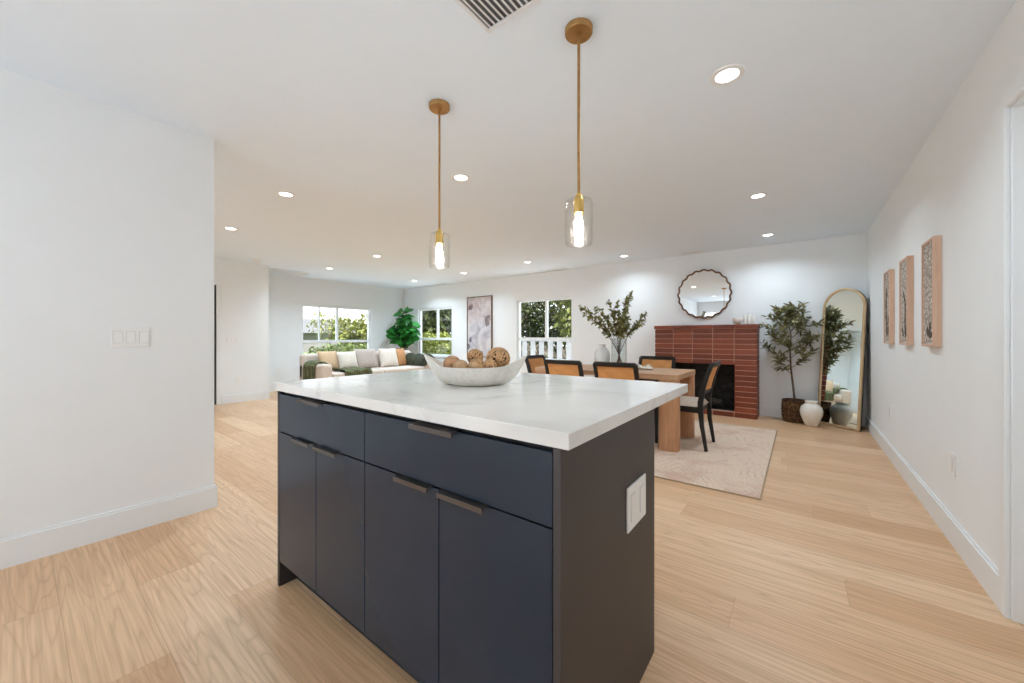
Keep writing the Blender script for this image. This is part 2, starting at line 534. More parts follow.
def rug_mat():
    t = NT('faded_medallion_rug')
    co = t.obco()
    d = t.noise(co, 2.2, 3, out='Color')
    vv = t.new('VectorMath', operation='MULTIPLY_ADD'); t.lk(d, vv.inputs[0]); vv.inputs[1].default_value = (0.14, 0.14, 0.0); t.lk(co, vv.inputs[2])
    vo = t.new('TexVoronoi', feature='DISTANCE_TO_EDGE'); vo.inputs['Scale'].default_value = 3.2; t.lk(vv.outputs[0], vo.inputs['Vector'])
    ring = t.math('PINGPONG', t.math('MULTIPLY', vo.outputs['Distance'], 7.5), 0.5)
    fine = t.noise(co, 85, 3, 0.75)
    wear = t.noise(co, 3.5, 4, 0.65)
    base = t.ramp(fine, ((0.3, srgb(196, 166, 142)), (0.68, srgb(238, 216, 194))))
    c1 = t.mix(t.math('MULTIPLY', t.ramp(ring, ((0.3, 0.0), (0.48, 1.0))), t.ramp(wear, ((0.36, 0.05), (0.62, 0.55)))), base, srgb(172, 152, 138))
    c2 = t.mix(t.ramp(t.noise(t.mapv(co, (1, 1, 1), (5, 3, 0)), 2.4, 4, 0.6), ((0.52, 0.0), (0.68, 0.5))), c1, srgb(188, 140, 120))
    t.color(c2); t.set(0.95); t.bump(fine, 0.5, 0.004)
    return t.m
M['rug'] = rug_mat()
M['rug_edge'] = mat('tan_rug_binding', srgb(170, 146, 120), 0.9, var=0.1, scale=60)

def brick_mat():
    t = NT('glazed_red_brick')
    g = t.new('NewGeometry')
    c = t.ramp(g.outputs['Random Per Island'], ((0.0, srgb(116, 52, 31)), (0.35, srgb(140, 66, 40)), (0.7, srgb(156, 78, 50)), (1.0, srgb(124, 56, 34))))
    n = t.noise(t.mapv(t.obco(), (3, 3, 14)), 9, 4, 0.6)
    t.color(t.mix(t.ramp(n, ((0.35, 0.0), (0.7, 0.45))), c, srgb(84, 36, 24)))
    t.set(0.5); t.bump(n, 0.25, 0.003)
    return t.m
M['brick'] = brick_mat()

def painting_mat():
    t = NT('abstract_blush_and_grey_paint')
    co = t.obco()
    n1 = t.noise(t.mapv(co, (1.6, 1, 1.1)), 2.0, 6, 0.65, 1.2)
    n2 = t.noise(t.mapv(co, (3, 1, 2), (4, 0, 1)), 2.6, 5, 0.7, 0.8)
    x, y, z = t.sep(co)
    base = t.ramp(n1, ((0.28, srgb(140, 136, 146)), (0.42, srgb(186, 180, 186)), (0.55, srgb(212, 208, 208)), (0.70, srgb(200, 180, 174)), (0.82, srgb(150, 124, 120))))
    top = t.math('MULTIPLY', t.ramp(z, ((0.75, 0.0), (1.0, 1.0))), t.ramp(n2, ((0.4, 0.0), (0.55, 0.6))))
    c = t.mix(top, base, srgb(184, 154, 150))
    def blot(px, pz, rx, rz):
        dx = t.math('DIVIDE', t.math('SUBTRACT', x, px), rx); dz = t.math('DIVIDE', t.math('SUBTRACT', z, pz), rz)
        dd = t.math('ADD', t.math('MULTIPLY', dx, dx), t.math('MULTIPLY', dz, dz))
        return t.math('LESS_THAN', t.math('ADD', dd, t.math('MULTIPLY', n2, 4.5)), 2.75)
    for (px, pz, rx, rz, colr) in ((-0.28, 1.17, 0.12, 0.09, srgb(88, 62, 58)), (0.24, 0.86, 0.14, 0.16, srgb(100, 80, 76)),
                                   (-0.27, 0.40, 0.06, 0.09, srgb(66, 66, 82)), (-0.33, 0.24, 0.06, 0.09, srgb(70, 70, 84)), (0.05, 0.1, 0.1, 0.06, srgb(120, 112, 120))):
        c = t.mix(t.math('MULTIPLY', blot(px, pz, rx, rz), 0.8), c, colr)
    t.color(c); t.set(0.7); t.bump(n1, 0.3, 0.004)
    return t.m
M['painting'] = painting_mat()

def carve_mat():
    t = NT('whitewashed_carved_wood')
    co = t.obco()
    vo = t.new('TexVoronoi', feature='DISTANCE_TO_EDGE'); vo.inputs['Scale'].default_value = 30; t.lk(co, vo.inputs['Vector'])
    f = t.ramp(vo.outputs['Distance'], ((0.02, 0.0), (0.22, 1.0)))
    n = t.noise(co, 22, 4, 0.7)
    c = t.mix(f, srgb(150, 134, 120), t.ramp(n, ((0.35, srgb(190, 178, 166)), (0.6, srgb(224, 218, 210)))))
    t.color(c); t.set(0.8); t.bump(f, 0.8, 0.006)
    return t.m
M['carving'] = carve_mat()
M['carved_leaf'] = mat('dark_carved_leaf_stain', (0.10, 0.07, 0.05), 0.7, var=0.3, scale=30)
M['napkin'] = mat('patterned_linen_napkin', (0.62, 0.55, 0.46), 0.9, var=0.45, scale=26)
M['grille'] = mat('white_vent_grille', (0.78, 0.79, 0.80), 0.4, var=0.02)
M['duct'] = mat('duct_interior_grey', (0.13, 0.13, 0.133), 0.8)

# ================================================================== THE SETTING
XR, YB, XF, XL, XS = 0.67, 6.5, -8.7, -3.1, -7.75
YK = -2.7
H = 2.44
struct('floor', B((XF - 0.12, YK - 0.12, -0.10), (XR + 0.9, YB + 0.12, 0.0)), M['floor'])
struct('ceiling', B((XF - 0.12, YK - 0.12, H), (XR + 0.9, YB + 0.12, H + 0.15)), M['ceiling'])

def wall_x(name, x0, x1, y0, y1, holes, m=M['wall']):
    """wall slab x0..x1 running in Y; holes = (ya, yb, za, zb)"""
    bm = NB(); y = y0
    for ya, yb, za, zb in sorted(holes):
        box(bm, (x0, y, 0), (x1, ya, H))
        if za > 0: box(bm, (x0, ya, 0), (x1, yb, za))
        box(bm, (x0, ya, zb), (x1, yb, H))
        y = yb
    box(bm, (x0, y, 0), (x1, y1, H))
    bmesh.ops.remove_doubles(bm, verts=bm.verts, dist=1e-5)
    return struct(name, bm, m)

def wall_y(name, y0, y1, x0, x1, holes, m=M['wall']):
    bm = NB(); x = x0
    for xa, xb, za, zb in sorted(holes):
        box(bm, (x, y0, 0), (xa, y1, H))
        if za > 0: box(bm, (xa, y0, 0), (xb, y1, za))
        box(bm, (xa, y0, zb), (xb, y1, H))
        x = xb
    box(bm, (x, y0, 0), (x1, y1, H))
    bmesh.ops.remove_doubles(bm, verts=bm.verts, dist=1e-5)
    return struct(name, bm, m)

WIN1 = (3.80, 5.49, 0.60, 1.86)
WIN2 = (-8.10, -6.81, 0.64, 1.88)
WIN3 = (-4.83, -3.48, 0.64, 1.92)
DOOR = (1.50, 2.41, 0.0, 2.05)
CLOSET = (1.14, 2.03, 0.0, 2.0)
wall_x('wall_right', XR, XR + 0.12, YK, YB, [DOOR])
wall_y('wall_back', YB, YB + 0.12, XF - 0.12, XR + 0.12, [WIN2, WIN3])
wall_x('wall_far', XF - 0.12, XF, YK, YB, [WIN1])
REAR1 = (-7.9, -4.6, 0.0, 2.1)  # rear wall openings added to let daylight in
REAR2 = (-2.9, 0.35, 0.0, 2.1)
wall_y('wall_rear', YK - 0.12, YK, XF - 0.12, XR + 0.12, [REAR1, REAR2])
struct('sun_block_wall', B((XR + 0.75, YK - 0.12, -0.05), (XR + 0.9, YB + 0.12, H)), M['wall'])  # unseen wall added to stop sun leaking around the door
struct('wall_left', B((XL - 0.12, YK, 0), (XL, 0.80, H)), M['wall'])
wall_x('wall_hall', XS - 0.12, XS, YK, 2.81, [CLOSET])
struct('wall_alcove', B((XF, 2.69, 0), (XS - 0.12, 2.81, H)), M['wall'])

def base_x(bm, x, y0, y1, sgn, h=0.145, t=0.014):
    xs = sorted((x, x + sgn * t))
    box(bm, (xs[0], y0, 0), (xs[1], y1, h - 0.012))
    xs2 = sorted((x, x + sgn * t * 0.55))
    box(bm, (xs2[0], y0, h - 0.012), (xs2[1], y1, h))

def base_y(bm, y, x0, x1, sgn, h=0.145, t=0.014):
    ys = sorted((y, y + sgn * t))
    box(bm, (x0, ys[0], 0), (x1, ys[1], h - 0.012))
    ys2 = sorted((y, y + sgn * t * 0.55))
    box(bm, (x0, ys2[0], h - 0.012), (x1, ys2[1], h))

FX0, FX1, FY = -1.82, -0.465, 6.115
bm = NB(); base_x(bm, XR, DOOR[1] + 0.065, YB - 0.014, -1); base_x(bm, XR, YK, DOOR[0] - 0.065, -1); struct('baseboard_right', bm, M['trim'])
bm = NB(); base_y(bm, YB, XF, FX0 - 0.005, -1); base_y(bm, YB, FX1 + 0.005, XR, -1); struct('baseboard_back', bm, M['trim'])
bm = NB(); base_x(bm, XL, YK, 0.80, 1); base_y(bm, 0.80, XL - 0.134, XL + 0.014, 1); base_x(bm, XL - 0.12, YK, 0.80, -1); struct('baseboard_left', bm, M['trim'])
bm = NB(); base_x(bm, XF, 2.824, YB - 0.014, 1); struct('baseboard_far', bm, M['trim'])
bm = NB(); base_x(bm, XS, CLOSET[1] + 0.07, 2.81, 1); base_y(bm, 2.81, XF + 0.014, XS + 0.014, 1); base_x(bm, XS, YK, CLOSET[0] - 0.07, 1); struct('baseboard_hall', bm, M['trim'])

def casing(name, x, hole, sgn, w=0.06, t=0.016, depth=0.12, jamb=True):
    bm = NB()
    ya, yb, za, zb = hole
    xs = sorted((x, x + sgn * t))
    box(bm, (xs[0], ya - w, 0), (xs[1], ya, zb + w)); box(bm, (xs[0], yb, 0), (xs[1], yb + w, zb + w)); box(bm, (xs[0], ya, zb), (xs[1], yb, zb + w))
    # jamb lining and stop
    xd = sorted((x, x - sgn * depth))
    if jamb:
      box(bm, (xd[0], ya, 0), (xd[1], ya + 0.012, zb)); box(bm, (xd[0], yb - 0.012, 0), (xd[1], yb, zb)); box(bm, (xd[0], ya + 0.012, zb - 0.012), (xd[1], yb - 0.012, zb))
    return struct(name, bm, M['trim'], bevel=0.003)
casing('trim_1', XR, DOOR, -1)
casing('trim_2', XS, CLOSET, 1, jamb=False)
# closed doors in both openings
d1 = thing('door_1', None, None, (XR + 0.075, 0, 0), kind='structure')
bm = NB(); box(bm, (0, DOOR[0] + 0.014, 0.006), (0.04, DOOR[1] - 0.014, 2.034)); struct('door_leaf', bm, M['trim'], d1, bevel=0.003)
bm = NB(); lathe(bm, ((0.0, 0), (0.026, 0.0), (0.027, 0.02), (0.012, 0.03), (0.012, 0.045), (0.0, 0.046)), 20)
bmesh.ops.rotate(bm, verts=bm.verts, cent=(0, 0, 0), matrix=Matrix.Rotation(R(-90), 3, 'Y')); bmesh.ops.translate(bm, verts=bm.verts, vec=(0, DOOR[0] + 0.09, 0.95))
struct('door_knob', bm, M['brass'], d1, smooth=True)
d2 = thing('door_2', None, None, (XS - 0.004, 0, 0), kind='structure')
struct('door_leaf', B((-0.035, CLOSET[0] + 0.003, 0.006), (0, CLOSET[1] - 0.003, 1.997)), M['door_dark'], d2, bevel=0.003)

# windows -----------------------------------------------------------
def window(name, axis, pos, hole, rail, mull, extra=None, sgn=1):
    """axis 'x': in an X=const wall, 'y': in a Y=const wall.  pos = inner wall face, sgn = direction outwards"""
    a, b, z0, z1 = hole
    w = thing(name, None, None, kind='structure')
    def bx(bm, u0, u1, zz0, zz1, d0, d1):
        lo, hi = sorted((pos + sgn * d0, pos + sgn * d1))
        if axis == 'x': box(bm, (lo, u0, zz0), (hi, u1, zz1))
        else: box(bm, (u0, lo, zz0), (u1, hi, zz1))
    t = 0.05
    bm = NB()
    bx(bm, a, a + t, z0, z1, 0.035, 0.10); bx(bm, b - t, b, z0, z1, 0.035, 0.10)
    bx(bm, a + t, b - t, z0, z0 + t, 0.035, 0.10); bx(bm, a + t, b - t, z1 - t, z1, 0.035, 0.10)
    struct('window_frame', bm, M['vinyl'], w, bevel=0.004)
    bm = NB(); bx(bm, a + t, b - t, rail - 0.03, rail + 0.03, 0.04, 0.095); struct('window_rail', bm, M['vinyl'], w, bevel=0.004)
    bm = NB(); bx(bm, mull - 0.026, mull + 0.026, rail + 0.03, z1 - t, 0.04, 0.095)
    struct('window_mullion', bm, M['vinyl'], w, bevel=0.004)
    if extra:
        bm = NB(); bx(bm, extra - 0.015, extra + 0.015, rail + 0.03, z1 - t, 0.05, 0.085); struct('window_mullion', bm, M['vinyl'], w, bevel=0.004)
    for u0, u1, zz0, zz1 in ((a + t, mull - 0.026, rail + 0.03, z1 - t), (mull + 0.026, b - t, rail + 0.03, z1 - t), (a + t, b - t, z0 + t, rail - 0.03)):
        bm = NB(); bx(bm, u0, u1, zz0, zz1, 0.066, 0.070); struct('window_pane', bm, M['pane'], w)
    bm = NB(); bx(bm, a - 0.02, b + 0.02, z0 - 0.02, z0 + 0.004, -0.02, 0.035); struct('window_sill', bm, M['trim'], w, bevel=0.004)
    return w
window('window_1', 'x', XF, WIN1, 1.03, 4.63, extra=4.21, sgn=-1)
window('window_2', 'y', YB, WIN2, 1.08, -7.39)
window('window_3', 'y', YB, WIN3, 1.09, -4.11)

def added_sliding_door(name, hole):  # glazing added out of view to bring daylight onto the ceiling
    a, b, z0, z1 = hole
    w = thing(name, None, None, (0, YK, 0), kind='structure')
    t = 0.06; m = (a + b) / 2
    for u0, u1, dy in ((a, m + t/2, -0.075), (m - t/2, b, -0.045)):
        bm = NB()
        box(bm, (u0, dy, 0.02), (u0 + t, dy + 0.028, z1 - 0.005)); box(bm, (u1 - t, dy, 0.02), (u1, dy + 0.028, z1 - 0.005))
        box(bm, (u0 + t, dy, 0.02), (u1 - t, dy + 0.028, 0.10)); box(bm, (u0 + t, dy, z1 - 0.07), (u1 - t, dy + 0.028, z1 - 0.005))
        f = struct('sash', bm, M['vinyl'], w)
        struct('glass_pane', B((u0 + t, dy + 0.012, 0.10), (u1 - t, dy + 0.016, z1 - 0.07)), M['pane'], f)
    struct('track', B((a, -0.09, 0.0), (b, -0.01, 0.02)), M['vinyl'], w)
added_sliding_door('added_door_3', REAR2)
added_sliding_door('added_door_4', REAR1)

# ================================================================== KITCHEN ISLAND
CT0, CT1 = 0.885, 0.922
IY0, IY1 = 0.7225, 1.39
def island_cabinet(name, label, xa, xb, end):
    """one base cabinet with a drawer over two doors; origin at its front left foot"""
    w = xb - xa
    t = thing(name, label, 'cabinet', (xa, IY0, 0))
    e0 = 0.02 if end == 'left' else 0.0
    e1 = 0.02 if end == 'right' else 0.0
    dp = IY1 - IY0
    bm = NB(); box(bm, (e0, 0.021, 0.115), (w - e1, dp, 0.8845)); box(bm, (e0, 0.075, 0.0), (w - e1, dp, 0.115))
    obj('carcass', bm, M['dark_gap'], t)
    px = 0.0 if end == 'left' else w - 0.02
    tag(obj('end_panel', B((px, 0.0, 0.0), (px + 0.02, dp, 0.8845)), M['side_warm_reflection'], t, bevel=0.0012), 'plain full-height end panel' if end == 'right' else None)
    a, b = e0 + 0.002, w - e1 - 0.002
    g = 0.0018
    def front(nm, x0, x1, z0, z1):
        return obj(nm, B((x0, 0.0, z0), (x1, 0.019, z1)), M['navy'], t, bevel=0.0012)
    def pull(par, x0, x1, z):
        bm = NB()
        box(bm, (x0, -0.020, z + 0.0002), (x1, 0.017, z + 0.0022))
        box(bm, (x0, -0.0205, z - 0.012), (x1, -0.018, z + 0.0022))
        obj('pull_handle', bm, M['pull'], par, bevel=0.0006)
    dr = front('drawer', a, b, 0.705, 0.872)
    m = (a + b) / 2
    hw = 0.165
    if end == 'left':
        pull(dr, m - 0.12, m + 0.06, 0.872)
    else:
        pull(dr, m - 0.11, m + 0.07, 0.872)
    l = front('door', a, m - g, 0.115, 0.700); pull(l, m - 0.185, m - 0.03, 0.700)
    r = front('door', m + g, b, 0.115, 0.700); pull(r, m + 0.012, m + 0.18, 0.700)
    return t
island_cabinet('island_cabinet', 'navy island base cabinet at the far left end, beside the open passage', -1.894, -1.184, 'left')
island_cabinet('island_cabinet', 'navy island base cabinet nearest the camera, carrying the white outlet on its end', -1.184, -0.416, 'right')
ct = obj('island_countertop', B((-1.925, 0.72, CT0), (-0.395, 1.806, CT1)), M['marble'], bevel=0.0025, segs=3)
tag(ct, 'white quartz island countertop with faint grey veins', 'countertop')

def plate(name, label, w, h, gangs, kind, cat, parent_loc, rot, group=None):
    """wall plate in the XZ plane, front toward -Y; kind 'switch' or 'outlet'"""
    t = thing(name, label, cat, parent_loc, 0, group)
    t.rotation_euler = rot
    obj('cover_plate', B((-w/2, -0.006, -h/2), (w/2, 0, h/2)), M['plate'], t, bevel=0.002)
    gw = w / gangs
    for k in range(gangs):
        cx = -w/2 + gw * (k + 0.5)
        iw = min(gw * 0.72, 0.036); ih = h * 0.58
        bm = NB(); box(bm, (cx - iw/2 - 0.0015, -0.0066, -ih/2 - 0.0015), (cx + iw/2 + 0.0015, -0.0055, ih/2 + 0.0015))
        g = obj('rocker_surround' if kind == 'switch' else 'receptacle_surround', bm, M['plate_gap'], t)
        if kind == 'switch':
            bm = NB()
            pts = [(-0.0066, -ih/2), (-0.0066, ih/2), (-0.0075, ih/2), (-0.0095, 0), (-0.0120, -ih/2)]
            a = [bm.verts.new((cx - iw/2, y, z)) for y, z in pts]; b = [bm.verts.new((cx + iw/2, y, z)) for y, z in pts]
            bm.faces.new(a); bm.faces.new(list(reversed(b)))
            for i in range(5): bm.faces.new((a[i], b[i], b[(i+1) % 5], a[(i+1) % 5]))
            obj('rocker', bm, M['plate'], t)
        else:
            bm = NB(); box(bm, (cx - iw/2, -0.0085, -ih/2), (cx + iw/2, -0.0064, ih/2))
            f = obj('receptacle', bm, M['plate'], t, bevel=0.001)
    return t
RX = (0, 0, R(90))     # front (-Y) turned to +X
plate('power_outlet', 'white outlet plate on the dark end of the kitchen island', 0.164, 0.136, 2, 'outlet', 'outlet', (-0.416, 1.196, 0.606), RX)
plate('light_switch', 'white three-gang light switch on the nearest left wall', 0.162, 0.116, 3, 'switch', 'light switch', (XL, 0.406, 1.13), RX)
plate('light_switch', 'small three-gang light switch on the far hall wall above the outlet', 0.165, 0.115, 3, 'switch', 'light switch', (XS, 2.255, 1.08), RX)
plate('power_outlet', 'white outlet low on the far hall wall below its light switch', 0.074, 0.115, 1, 'outlet', 'outlet', (XS, 2.34, 0.38), RX)
plate('power_outlet', 'white outlet low on the right wall, nearer the door casing', 0.115, 0.115, 1, 'outlet', 'outlet', (XR, 3.13, 0.43), (0, 0, R(-90)))
plate('power_outlet', 'white outlet low on the right wall, nearer the leaning mirror', 0.115, 0.115, 1, 'outlet', 'outlet', (XR, 4.96, 0.42), (0, 0, R(-90)))
plate('power_outlet', 'white outlet low on the far living room wall left of the sofa', 0.074, 0.115, 1, 'outlet', 'outlet', (XF, 3.35, 0.42), RX)

# ---- pendants
def pendant(label, x, y):
    t = thing('pendant_light', label, 'pendant light', (x, y, H), 0, 'brass pendants over the island')
    bm = NB(); lathe(bm, ((0.0, 0.0), (0.058, 0.0), (0.058, -0.020), (0.055, -0.024), (0.0, -0.024)), 40); obj('canopy', bm, M['brass'], t, smooth=True)
    bm = NB(); tube(bm, ((0, 0, -0.024), (0, 0, -0.715)), 0.0062, 12)
    lathe(bm, ((0.0, -0.034), (0.012, -0.034), (0.012, -0.022), (0.0, -0.022)), 16); obj('rod', bm, M['brass'], t, smooth=True)
    bm = NB(); lathe(bm, ((0.0, -0.785), (0.021, -0.785), (0.022, -0.735), (0.018, -0.722), (0.012, -0.705), (0.007, -0.70), (0.0, -0.70)), 24); obj('socket', bm, M['gold'], t, smooth=True)
    bm = NB()
    out = ((0.018, -0.722), (0.044, -0.724), (0.055, -0.730), (0.058, -0.742), (0.058, -0.90), (0.056, -0.915), (0.050, -0.920))
    lathe(bm, out, 40)
    lathe(bm, ((0.047, -0.918), (0.053, -0.912), (0.055, -0.90), (0.055, -0.744), (0.052, -0.734), (0.044, -0.728), (0.018, -0.727)), 40)
    lathe(bm, ((0.050, -0.920), (0.047, -0.918)), 40)
    obj('glass_shade', bm, M['shade'], t, smooth=True)
    bm = NB(); lathe(bm, ((0.0, -0.893), (0.010, -0.890), (0.017, -0.878), (0.019, -0.855), (0.017, -0.825), (0.012, -0.80), (0.011, -0.785), (0.0, -0.785)), 20); obj('bulb', bm, M['filament'], t, smooth=True)
    return t
pendant('brass pendant light with a clear glass shade, nearer the camera', -0.748, 1.45)
pendant('brass pendant light with a clear glass shade, over the far left end of the island', -1.62, 1.45)

# ---- recessed lights
def downlight(label, x, y, power=1.0):
    t = thing('recessed_light', label, 'ceiling light', (x, y, H), 0, 'recessed ceiling lights')
    bm = NB(); lathe(bm, ((0.052, -0.004), (0.064, -0.0065), (0.076, -0.004), (0.078, 0.0), (0.052, 0.0)), 36); lathe(bm, ((0.052, 0.0), (0.052, -0.004)), 36)
    obj('trim_ring', bm, M['plate'], t, smooth=True)
    bm = NB(); lathe(bm, ((0.0, -0.003), (0.0515, -0.003)), 36); obj('diffuser', bm, M['lamp_face'], t)
    ld = bpy.data.lights.new('led', 'AREA'); ld.shape = 'DISK'; ld.size = 0.098; ld.energy = LAMP_W * power; ld.color = LAMP_COLOR if x > -5 else (0.67, 0.85, 1.0); ld.spread = R(145)
    lo = bpy.data.objects.new('led', ld); lo.location = (0, 0, -0.008); COL.objects.link(lo); lo.parent = t
    return t
for x, y, l in ((-0.29, 2.155, 'large bright recessed light right of the nearer pendant'), (-2.215, 2.216, 'recessed ceiling light just right of the farther pendant rod'),
                (-3.75, 1.50, 'recessed ceiling light between the left wall and the farther pendant'), (-5.46, 1.57, 'recessed ceiling light closest to the left wall edge'),
                (-0.31, 4.17, 'recessed ceiling light over the dining area, nearer of the right-hand two'), (-0.327, 5.85, 'recessed ceiling light nearest the leaning mirror'),
                (-2.264, 5.96, 'recessed ceiling light left of the round mirror'), (-3.786, 5.42, 'recessed ceiling light above the middle dining window'),
                (-5.475, 5.56, 'recessed ceiling light in front of the abstract painting'), (-5.44, 3.54, 'recessed ceiling light left of the farther pendant shade'),
                (-7.147, 3.63, 'recessed ceiling light in front of the sofa window'), (-7.135, 5.62, 'recessed ceiling light nearest the fig plant corner')):
    downlight(l, x, y, 2.4 if x < -6 else (1.5 if x < -5 else (0.72 if -4 < x < -2 and y > 5 else 1.0)))     # living room circuit a little brighter
for x, y, l in ((-0.6, -0.6, 'added recessed light, unseen behind the camera, right side'), (-2.2, -0.6, 'added recessed light, unseen behind the camera, left side'),
                (-1.4, -1.9, 'added recessed light, unseen at the rear of the kitchen'), (-5.46, -0.4, 'added recessed light, unseen in the rear hall')):
    downlight(l, x, y, 0.25)     # unseen lights added to brighten the room, kept weak

# ---- ceiling vents and smoke alarm
def vent(name, label, x, y, w, d, n, along='x', rz=0.0, dark=True):
    t = thing(name, label, 'vent', (x, y, H), rz)
    f = 0.016
    bm = NB()
    for lo, hi in (((-w/2, -d/2), (w/2, -d/2 + f)), ((-w/2, d/2 - f), (w/2, d/2)), ((-w/2, -d/2 + f), (-w/2 + f, d/2 - f)), ((w/2 - f, -d/2 + f), (w/2, d/2 - f))):
        box(bm, (lo[0], lo[1], -0.008), (hi[0], hi[1], 0))
    obj('frame', bm, M['grille'], t, bevel=0.002)
    obj('duct', B((-w/2 + f, -d/2 + f, -0.0015), (w/2 - f, d/2 - f, -0.0003)), M['duct'] if dark else M['grille'], t)
    bm = NB()
    span = (w if along == 'y' else d) - 2 * f
    for k in range(n):
        c = -span/2 + span * (k + 0.5) / n
        q = span / n * 0.30
        if along == 'y':
            pr = [(c - q, -0.0015), (c - q + 0.002, -0.0015), (c + q, -0.008), (c + q - 0.002, -0.008)]
            a = [bm.verts.new((px, -d/2 + f, pz)) for px, pz in pr]; b = [bm.verts.new((px, d/2 - f, pz)) for px, pz in pr]
        else:
            pr = [(c - q, -0.0015), (c - q + 0.002, -0.0015), (c + q, -0.008), (c + q - 0.002, -0.008)]
            a = [bm.verts.new((-w/2 + f, px, pz)) for px, pz in pr]; b = [bm.verts.new((w/2 - f, px, pz)) for px, pz in pr]
        bm.faces.new(a); bm.faces.new(list(reversed(b)))
        for i in range(4): bm.faces.new((a[i], b[i], b[(i+1) % 4], a[(i+1) % 4]))
    obj('louvers', bm, M['grille'], t)
    return t
vent('ceiling_vent', 'white slatted ceiling vent at the top edge of the picture', -0.93, 1.05, 0.27, 0.36, 10, 'y')
vent('ceiling_vent', 'small dark ceiling vent above the round mirror', -1.33, 6.36, 0.30, 0.11, 2, 'x')
vent('ceiling_vent', 'thin ceiling vent above the middle dining window', -3.69, 6.40, 0.30, 0.11, 2, 'x')
vent('ceiling_vent', 'thin ceiling vent in the far corner near the second window', -7.05, 6.38, 0.30, 0.11, 2, 'x')
vent('return_vent', 'wide pale return vent on the ceiling beside the far hall wall', -8.25, 3.30, 0.55, 0.75, 16, 'x', dark=False)
t = thing('smoke_alarm', 'round smoke alarm on the ceiling above the far hall wall', 'smoke alarm', (-7.4, 2.50, H))
bm = NB(); lathe(bm, ((0.0, -0.034), (0.03, -0.034), (0.052, -0.028), (0.066, -0.012), (0.068, 0.0), (0.0, 0.0)), 32); obj('housing', bm, M['plate'], t, smooth=True)
bm = NB(); lathe(bm, ((0.034, -0.0345), (0.040, -0.0335), (0.040, -0.0325)), 24); obj('sensor_slot', bm, M['plate_gap'], t)

# ================================================================== BOWL AND BALLS
rng = random.Random(4)
bowl_ang = R(30)
BX, BY = -1.137, 1.221
def bowl_mesh():
    bm = NB()
    nth, a, b = 180, 0.163, 0.140
    def rim(th):
        cth = abs(math.cos(th)); k = cth ** 34
        return (a * math.cos(th) * (1 + 0.42 * k), b * math.sin(th), 0.082 + 0.004 * cth ** 4 + 0.044 * cth ** 30)
    def pt(th, s, inner):
        x, y, z = rim(th)
        fx = 0.50 + 0.50 * (s ** 0.62)
        r0 = 0.0
        off = 0.006 if inner else 0.0
        k = 1 - 0.035 * (1 if inner else 0)
        zz = (z) * (s ** 1.35)
        if inner: zz = 0.008 + (z - 0.008) * (s ** 1.35)
        return (x * fx * k, y * fx * k, zz)
    S = [0, 0.06, 0.18, 0.34, 0.52, 0.70, 0.86, 1.0]
    outr = [[bm.verts.new(pt(2*PI*k/nth, s, False)) for k in range(nth)] for s in S]
    inr = [[bm.verts.new(pt(2*PI*k/nth, s, True)) for k in range(nth)] for s in S]
    for rows in (outr, inr):
        for A, Bq in zip(rows, rows[1:]):
            for k in range(nth):
                j = (k + 1) % nth; bm.faces.new((A[k], A[j], Bq[j], Bq[k]))
    for k in range(nth):
        j = (k + 1) % nth; bm.faces.new((outr[-1][k], outr[-1][j], inr[-1][j], inr[-1][k]))
    bm.faces.new(outr[0]); bm.faces.new(inr[0])
    return bm
o = obj('serving_bowl', bowl_mesh(), M['bowl'], smooth=True, angle=60)
o.location = (BX, BY, CT1); o.rotation_euler = (0, 0, bowl_ang)
tag(o, 'white stoneware bowl with upswept ends on the island countertop', 'bowl')

def wicker_ball(bm, r, n, tr, seed):
    q = random.Random(seed)
    for k in range(n):
        ax = Vector((q.gauss(0, 1), q.gauss(0, 1), q.gauss(0, 1))).normalized()
        u = ax.orthogonal().normalized(); w = ax.cross(u)
        h = q.uniform(-0.35, 0.35) * r; rr = math.sqrt(r*r - h*h)
        wob = q.uniform(0, 6)
        tube(bm, [ax * (h + 0.06 * r * math.sin(3 * 2*PI*i/26 + wob)) + (u * math.cos(2*PI*i/26) + w * math.sin(2*PI*i/26)) * rr for i in range(26)], tr, 5, closed=True)
    return bm
def place_in_bowl(u, v, z):
    c, s = math.cos(bowl_ang), math.sin(bowl_ang)
    return (BX + u * c - v * s, BY + u * s + v * c, CT1 + z)
GB = 'decorative balls in the bowl'
balls = (  # u along bowl, v across, z, radius, kind, label
    (0.105, 0.000, 0.112, 0.053, 'open', 'largest open wicker ball at the right end of the bowl'),
    (-0.010, 0.052, 0.118, 0.037, 'open', 'dark wicker ball on top at the middle of the bowl'),
    (-0.105, 0.012, 0.086, 0.040, 'wood', 'tan wooden ball at the left end of the bowl'),
    (-0.050, -0.045, 0.078, 0.033, 'cork', 'sandy ball left of centre at the front of the bowl'),
    (0.022, -0.052, 0.080, 0.036, 'ring', 'banded ball at the front centre of the bowl'),
    (0.080, -0.062, 0.086, 0.030, 'open', 'small wicker ball in front of the largest wicker ball'),
    (0.010, 0.000, 0.088, 0.026, 'wood', 'small wooden ball nestled under the dark wicker ball'))
